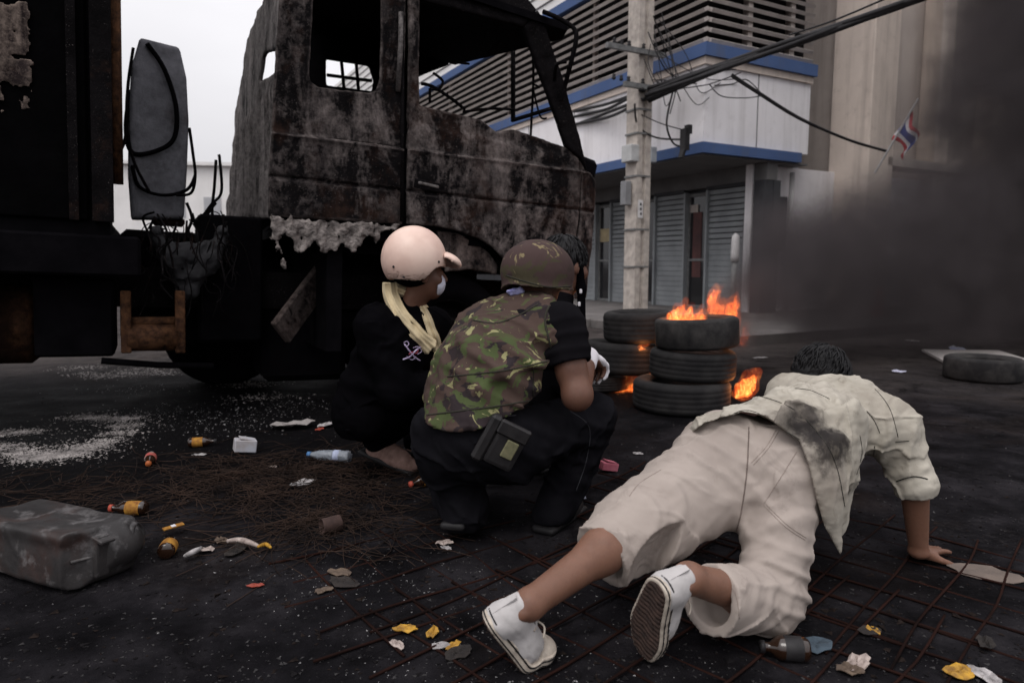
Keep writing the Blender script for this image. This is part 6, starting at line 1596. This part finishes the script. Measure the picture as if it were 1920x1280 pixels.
# ------------------------------------------------------------------ jerrycan
def jerrycan():
    q = G(62, 1062); root = empty('jerrycan', (q.x, q.y, 0), (0, 0, 0), 'dented grey metal jerrycan lying on its side on the road', 'jerrycan')
    a, b = G(-130, 1010), G(178, 1086)                    # long axis along the ground
    ax = Vector((b.x - a.x, b.y - a.y, 0)).normalized(); n = Vector((0, 0, 1)); lat = n.cross(ax); R = mat_cols(ax, lat, n)
    T0 = G(120, 1110) ; c0 = Vector((T0.x, T0.y, 0)) + lat * .10 - ax * .16 + Vector((0, 0, .095))
    M4 = Matrix.Translation(c0) @ R.to_4x4() @ Euler((rad(-4), 0, 0)).to_matrix().to_4x4()
    f = SDF((-.30, -.18, -.12), (.30, .18, .13), .0055)
    f.box((-.03, 0, 0), (.235, .118, .085), None, .015)
    f.cone((.205, -.06, 0), (.225, .07, 0), .045, .045, .05, flat=((1, 0, 0), .6))
    f.half((.215, -.05, 0), (1, -.45, 0))
    f.disp(lambda X, Y, Z: .008 * wav(X, Y, Z, 14, 5) + .003 * wav(X, Y, Z, 38, 6)); f.ell((.06, .05, .10), (.09, .05, .03), None, .03, 's'); f.ell((-.12, -.03, .105), (.10, .06, .03), None, .03, 's')
    m = Mat('scorched_grey_can_paint'); v = m.vec()
    c = m.ramp(m.noise(6, 6, .65), [(.3, (.014, .013, .0135)), (.7, (.036, .032, .032))]); c = m.mix(m.rng(m.noise(5, 5, .6, m.vec(loc=(3, 1, 0))), .55, .70, 0, .8), c, (.042, .022, .018)); c = m.mix(m.rng(m.noise(4.2, 6, .72, m.vec(loc=(7.3, 2, 0))), .535, .66, 0, .7), c, (.20, .188, .19))
    m.col(c).rough(.5).spec(.4); m.bump(m.noise(40, 4), .3, .006)
    def pt(o): o.matrix_basis = M4; return o
    body = pt(mesh_obj('body', f.mesh('body'), m.m, root)); 
    def sb(o): o.parent = body; o.matrix_parent_inverse = Matrix(); o.matrix_basis = Matrix(); return o
    g = MB().tube([(.16, .118, .0), (.215, .09, .0), (.222, 0, .0), (.20, -.10, .0)], .006, 8); sb(g.build('seam', m.m, None, smooth=True))
    pt(MB().lathe([(0, 0), (.030, 0), (.034, .008), (.034, .03), (.028, .036), (.024, .036), (.022, .030), (0, .030)], 24, Matrix.Translation((.185, .088, .02)) @ Matrix.Rotation(rad(75), 4, 'Y') @ Matrix.Rotation(rad(-25), 4, 'X') @ Matrix.Diagonal((1.25, 1.25, 1.5, 1))).build('cap', m.m, root, smooth=True))
    pt(MB().box((.222, -.02, .0), (.03, .045, .13), Matrix.Rotation(.05, 3, 'Y'), bevel=.006, seg=2).build('handle', m.m, root)); pt(MB().box((.236, -.02, .055), (.05, .05, .012), Matrix.Rotation(.25, 3, 'Y'), bevel=.003).build('handle_plate', m.m, root))
jerrycan()

# ------------------------------------------------------------------ bottles, cans, cartons
def glassy(name, c, rough=.12):
    m = Mat(name); m.col(c).rough(rough).spec(.5); m.b.inputs['Coat Weight'].default_value = .4; return m.m
M_BROWNG = glassy('dark_brown_glass', (.020, .009, .005)); M_LABY = simple('yellow_label', (.40, .20, .028), (.16, .055, .012), 55, .75, 0); M_LABR = simple('red_label', (.42, .05, .06), (.28, .12, .08), 60, .7, 0); M_CAPR = simple('red_cap', (.45, .08, .05), None, 20, .5, 0); M_CAPO = simple('orange_neck', (.42, .11, .03), None, 20, .5, 0)
def bottle(px, py, head_px, L, R, label, lab=M_LABY, cap=M_CAPR, broken=False, name='glass_bottle'):
    p = G(px, py, R); h = G(*head_px, R); d = (h - p); d.z = 0; d.normalize(); ang = math.atan2(d.y, d.x)
    root = empty(name, (p.x, p.y, 0), (0, 0, ang), label, 'bottle')
    M = Matrix.Translation((-L / 2, 0, R)) @ Matrix.Rotation(rad(90), 4, 'Y')
    prof = [(0, .004), (R * .8, 0), (R, .008), (R, L * .60), (R * .82, L * .68), (R * .42, L * .78), (R * .36, L * .92), (R * .42, L * .93), (R * .42, L * .95)]
    if broken: prof = prof[:4] + [(R * .9, L * .62), (R * .88, L * .60), (R * .88, .02), (0, .02)]
    MB().lathe(prof, 20, M).build('glass', M_BROWNG, root, True, True)
    MB().lathe([(R * 1.012, L * .14), (R * 1.03, L * .15), (R * 1.03, L * .50), (R * 1.012, L * .51)], 20, M).build('label', lab, root, True, True)
    if not broken: MB().lathe([(R * .44, L * .90), (R * .52, L * .90), (R * .52, L * .99), (0, L)], 14, M).build('cap', cap, root, True, True)
    return root
bottle(240, 952, (196, 952), .150, .028, 'small brown bottle with yellow label and red cap lying beside the jerrycan')
bottle(281, 862, (272, 884), .150, .027, 'small bottle with red label lying neck down on the wire tangle', M_LABR, M_CAPO)
bottle(380, 828, (412, 826), .145, .026, 'scorched brown bottle with torn yellow label beside the pale carton', M_LABY, M_BOOT)
bottle(318, 1022, (338, 990), .120, .028, 'broken brown bottle with bright yellow band near the jerrycan cap', M_LABY, broken=True)
bottle(790, 902, (768, 908), .13, .026, 'brown bottle with yellow label lying beside the red brown shoe')
bottle(817, 912, (814, 935), .12, .024, 'brown bottle with orange neck lying behind the squatting boots', M_LABY, M_CAPO)
bottle(1470, 1214, (1442, 1212), .12, .030, 'dark round bottle lying beside the bent knee', M_BOOT, M_BOOT)
q = G(326, 1002); r_ = empty('paper_strip', (q.x, q.y, 0), (0, 0, .9), 'bright yellow paper strip with white square by the broken bottle', 'paper')
MB().box((0, 0, .032), (.075, .018, .004), Matrix.Rotation(.25, 3, 'X')).build('strip', M_LABY, r_, True); MB().box((.0, -.0, .0345), (.016, .014, .003), Matrix.Rotation(.25, 3, 'X')).build('square', M_GLOVE, r_, True)
# clear water bottle
M_CLEAR = Mat('clear_crushed_plastic'); M_CLEAR.col((.42, .46, .52)).rough(.18).spec(.5); M_CLEAR.b.inputs['Transmission Weight'].default_value = .55; M_CLEAR.bump(M_CLEAR.noise(60, 4), .8, .01); M_CLEAR = M_CLEAR.m
p = G(615, 855, .025); root = empty('plastic_bottle', (p.x, p.y, 0), (0, 0, rad(-10)), 'crushed clear plastic bottle with blue cap on the road', 'bottle')
M_ = Matrix.Translation((.12, 0, .030)) @ Matrix.Rotation(rad(-90), 4, 'Y')
mb = MB().lathe([(0, .0), (.026, 0), (.031, .01), (.028, .03), (.031, .05), (.027, .07), (.030, .09), (.026, .12), (.029, .14), (.024, .17), (.012, .205), (.012, .22)], 18, M_)
rr2 = random.Random(4)
for v_ in mb.bm.verts: v_.co += Vector((rr2.uniform(-1, 1), rr2.uniform(-1, 1), rr2.uniform(-1, .3))) * .003
mb.build('bottle', M_CLEAR, root, True, True)
MB().lathe([(.0265, .052), (.030, .055), (.030, .085), (.0265, .088)], 18, M_).build('label', simple('pale_blue_label', (.42, .46, .60), (.3, .33, .46), 40, .6, 0), root, True, True)
MB().lathe([(.013, .212), (.0145, .212), (.0145, .232), (0, .233)], 14, M_).build('cap', simple('blue_cap', (.08, .2, .42), None, 30, .5, 0), root, True, True)
# cartons, can, slabs
def carton(px, py, size, rot, mat, label, tilt=0., name='carton', cat='box'):
    p = G(px, py); root = empty(name, (p.x, p.y, 0), (0, 0, rot), label, cat)
    MB().box((0, 0, size[2] / 2 + abs(math.sin(tilt)) * size[0] / 2), size, Matrix.Rotation(tilt, 3, 'Y'), bevel=.004).build('body', mat, root, True)
    MB().box((size[0] * .1, 0, size[2] + .003 + abs(math.sin(tilt)) * size[0] / 2), (size[0] * .7, size[1] * .92, .004), Matrix.Rotation(tilt + .12, 3, 'Y')).build('flap', mat, root, True)
carton(460, 848, (.11, .075, .065), .5, simple('pale_blue_carton', (.42, .44, .50), (.34, .30, .29), 14, .8, .1), 'small pale blue and white carton standing on the dark road', .15)
carton(1141, 884, (.085, .05, .04), .35, simple('pink_carton', (.42, .13, .17), (.30, .07, .10), 20, .8, .1), 'small crumpled pink carton on the road behind the black boots', .2)
p = G(622, 998); root = empty('tin_can', (p.x, p.y, .0), (0, 0, rad(215)), 'rusty open tin can lying on the road', 'can')
MB().lathe([(0, .0), (.028, 0), (.031, .003), (.030, .07), (.032, .073), (.029, .073), (.028, .01), (0, .008)], 22, Matrix.Translation((-.035, 0, .031)) @ Matrix.Rotation(rad(90), 4, 'Y')).build('body', simple('rust_tin', (.085, .05, .042), (.04, .025, .022), 30, .7, .3), root, True, True)
MB().lathe([(0, 0), (.012, .0), (.02, .002), (.0, .003)], 16, Matrix.Translation((-.037, 0, .031)) @ Matrix.Rotation(rad(90), 4, 'Y')).build('end_ring', M_STEEL, root, True, True)
def scrap(name, px, py, size, mat, label, cat, seed, flat=.35, rot=None):
    """torn or crumpled flat piece"""
    r = random.Random(seed); p = G(px, py); n = 9; V = []; ph = [r.uniform(0, 6.28) for _ in range(4)]
    rim = [size * (.75 + .35 * r.random()) for _ in range(14)]
    bm_ = bmesh.new(); c = bm_.verts.new((0, 0, size * flat * .4)); rings = []
    for j in (1, 2, 3):
        ring = []
        for k in range(14):
            a = 2 * math.pi * k / 14; rr_ = rim[k] * j / 3
            z = size * flat * (.5 + .5 * math.sin(3 * a + ph[0] + j) * math.cos(2 * a + ph[1])) * (.4 + .2 * j) * (.6 if j == 3 else 1) + r.uniform(0, size * flat * .25)
            ring.append(bm_.verts.new((rr_ * math.cos(a) * 1.3, rr_ * math.sin(a) * .75, z + .002)))
        rings.append(ring)
    for k in range(14): bm_.faces.new((c, rings[0][k], rings[0][(k + 1) % 14]))
    for a_, b_ in zip(rings, rings[1:]):
        for k in range(14): bm_.faces.new((a_[k], b_[k], b_[(k + 1) % 14], a_[(k + 1) % 14]))
    me_ = bpy.data.meshes.new(name); bm_.to_mesh(me_); bm_.free()
    o = mesh_obj(name, me_, mat); o.location = p; o.rotation_euler = (0, 0, rot if rot is not None else r.uniform(0, 6.28)); s_ = o.modifiers.new('thickness', 'SOLIDIFY'); s_.thickness = .0022; s_.offset = 1
    return tag(o, label, cat)
M_PAPER = simple('dirty_white_paper', (.48, .45, .45), (.15, .14, .14), 34, .9, .2); M_TISS = simple('grey_crumpled_cloth', (.33, .30, .29), (.16, .145, .14), 20, .95, .4); M_YEL = simple('yellow_wrapper', (.55, .30, .03), (.16, .08, .02), 34, .6, .2); M_ORA = simple('orange_peel', (.36, .10, .03), (.24, .06, .02), 25, .6, .2); M_REDP = simple('red_plastic_scrap', (.30, .055, .035), None, 20, .5, .1); M_DKS = simple('charred_scrap', (.03, .024, .021), (.013, .011, .011), 20, .9, .4); M_BLUES = simple('grey_blue_rag', (.06, .085, .11), (.03, .04, .052), 20, .9, .4); M_BRN = simple('brown_shell_scrap', (.14, .10, .07), (.07, .05, .04), 20, .8, .3); M_BONE = simple('pale_plastic_shard', (.50, .42, .38), (.20, .155, .14), 30, .6, .1)
scrap('paper_scrap', 568, 910, .055, M_PAPER, 'crumpled grey white paper on the wire tangle', 'paper', 1, .5)
scrap('rag', 545, 802, .11, M_TISS, 'crumpled grey rag with red stain beside the truck wheel', 'cloth', 2, .5, .3)
scrap('rag', 612, 800, .06, M_PAPER, 'small white crumpled rag by the squatting leg', 'cloth', 3, .5)
scrap('paper_scrap', 600, 806, .03, M_REDP, 'small red scrap on the grey rag', 'paper', 31, .4)
scrap('wrapper', 758, 1184, .030, M_YEL, 'bright yellow curled leaf-like wrapper by the white shoe', 'wrapper', 4, .6, .2)
scrap('wrapper', 812, 1190, .022, M_YEL, 'yellow and pink torn wrapper beside the curled one', 'wrapper', 5, .7, 1.4)
scrap('wrapper', 850, 1214, .020, M_YEL, 'orange yellow wrapper scrap on dark shards', 'wrapper', 6, .7, .8)
scrap('paper_scrap', 745, 1212, .022, M_BONE, 'pale curled paper scrap below the yellow wrapper', 'paper', 7, .6)
scrap('paper_scrap', 826, 1214, .022, M_PAPER, 'small white torn paper between yellow scraps', 'paper', 8, .5)
scrap('shard', 858, 1228, .035, M_DKS, 'dark broken shards under the orange wrapper', 'shard', 9, .4)
scrap('wrapper', 479, 1100, .020, M_REDP, 'small red orange plastic scrap alone on the road', 'plastic', 10, .4, .1)
scrap('leaf', 606, 1110, .024, M_BRN, 'dry yellow brown leaf on the road', 'leaf', 11, .5, .5)
scrap('shard', 645, 1096, .045, M_DKS, 'dark curved bark-like shard on the road', 'shard', 12, .4, 2.9)
scrap('shard', 636, 1076, .040, M_BRN, 'brown flat shard beside the dark bark-like one', 'shard', 13, .3, 2.8)
scrap('paper_scrap', 834, 1020, .026, M_BONE, 'pale yellow and pink peel scrap behind the boots', 'peel', 14, .5, .3)
scrap('paper_scrap', 836, 1030, .018, M_PAPER, 'white curled scrap below the pale peel', 'paper', 15, .6)
scrap('cup_shard', 1606, 1252, .034, M_BONE, 'pale broken cup shard standing on the mesh', 'shard', 16, .9, .6)
scrap('shard', 1592, 1262, .026, M_BRN, 'brown broken shard beside the pale cup shard', 'shard', 17, .9)
scrap('wrapper', 1800, 1264, .036, M_YEL, 'yellow and red wrapper at the mesh edge', 'wrapper', 18, .5, .2)
scrap('paper_scrap', 1850, 1274, .035, M_PAPER, 'grey white torn paper beside the yellow wrapper', 'paper', 19, .5)
scrap('wrapper', 1488, 1214, .020, M_YEL, 'small crumpled yellow foil by the dark bottle', 'wrapper', 20, .9)
scrap('rag', 1528, 1216, .045, M_BLUES, 'small grey blue rag beside the yellow foil', 'cloth', 21, .5, .1)
scrap('wrapper', 1636, 1184, .018, M_YEL, 'tiny yellow scrap on a dark lid', 'wrapper', 22, .6); scrap('shard', 1632, 1186, .030, M_DKS, 'dark lid under the tiny yellow scrap', 'shard', 23, .4)
scrap('shard', 1848, 1212, .030, M_DKS, 'dark broken cup piece on the bare road', 'shard', 24, .8)
scrap('cardboard', 1845, 1075, .085, simple('wet_cardboard', (.16, .125, .105), (.10, .08, .07), 14, .9, .2), 'flat brown cardboard piece on the mesh past the hand', 'cardboard', 25, .06, -.5)
scrap('paper_scrap', 1082, 940, .05, simple('printed_newsprint', (.26, .27, .32), (.12, .125, .16), 60, .9, .2), 'crumpled newsprint between the boots and the pale trousers', 'paper', 26, .5)
scrap('paper_scrap', 1196, 852, .022, M_PAPER, 'small white paper bit beyond the black knee', 'paper', 27, .5)
scrap('paper_scrap', 512, 876, .02, M_BONE, 'cream coin-like scrap on the wire tangle', 'paper', 28, .3)
scrap('paper_scrap', 374, 854, .03, M_PAPER, 'grey paper sliver below the scorched bottle', 'paper', 29, .3, .3)
scrap('paper_scrap', 1426, 672, .06, M_PAPER, 'white scrap on the smoky road past the stack', 'paper', 32, .3); scrap('paper_scrap', 1685, 698, .06, simple('bluish_scrap', (.5, .5, .62), (.35, .35, .45), 20), 'bluish white scrap on the road short of the lone tyre', 'paper', 33, .4)
scrap('paper_scrap', 1712, 640, .07, M_PAPER, 'pale scrap on the far smoky road', 'paper', 34, .3); scrap('paper_scrap', 1728, 598, .18, M_PAPER, 'large pale litter heap at the smoke edge', 'litter', 35, .4)
scrap('paper_scrap', 1795, 656, .11, simple('blue_white_bag', (.35, .38, .6), (.5, .5, .5), 9), 'blue and white plastic scrap behind the white board', 'plastic', 36, .4)
scrap('plastic_bag', 1213, 572, .13, M_PAPER, 'small white plastic bag at the foot of the utility pole', 'bag', 37, 1.2)
# banana-peel-like pale strips
def strip(pxs, r, mat, label, seed):
    pts = [G(x, y, .012 + .018 * abs(math.sin(i * 1.7 + seed))) for i, (x, y) in enumerate(pxs)]
    o = MB().tube(bez(pts, 5), [r * (.5 + .5 * math.sin(math.pi * min(1, max(.08, i / (5 * (len(pts) - 1)))))) for i in range(5 * (len(pts) - 1) + 1)], 6).build('peel_strip', mat, None, smooth=True); return tag(o, label, 'peel')
strip([(426, 1014), (446, 1012), (466, 1016), (486, 1024)], .011, M_BONE, 'long pale curved peel strip on the road', 1)
strip([(484, 1024), (498, 1020), (508, 1026)], .008, M_YEL, 'yellow tip piece at the end of the long peel', 2)
strip([(346, 1042), (362, 1034), (378, 1026)], .010, M_PAPER, 'white twisted strip left of the peel heap', 3)
scrap('peel_scrap', 384, 1036, .026, M_BONE, 'white and yellow folded peel piece', 'peel', 41, .9); scrap('peel_scrap', 414, 1018, .020, M_BRN, 'brown knot in the middle of the peel heap', 'peel', 42, 1.1); scrap('peel_scrap', 446, 1034, .045, M_DKS, 'dark brown rotting scraps under the peel', 'peel', 43, .5)
# white board under the lone tyre
a, b, c, d = G(1728, 660), G(1872, 662), G(1990, 700), G(1790, 694)
bd = MB(); vv = [bd.bm.verts.new((q.x, q.y, .035)) for q in (a, b, c, d)]; v2 = [bd.bm.verts.new((q.x, q.y, .01)) for q in (a, b, c, d)]
bd.bm.faces.new(vv); bd.bm.faces.new(v2[::-1])
for k in range(4): bd.bm.faces.new((vv[k], v2[k], v2[(k + 1) % 4], vv[(k + 1) % 4]))
tag(bd.build('white_board', simple('white_board_face', (.52, .48, .46), (.40, .37, .36), 3, .7, .05), None), 'flat white board lying on the road behind the lone tyre', 'board')
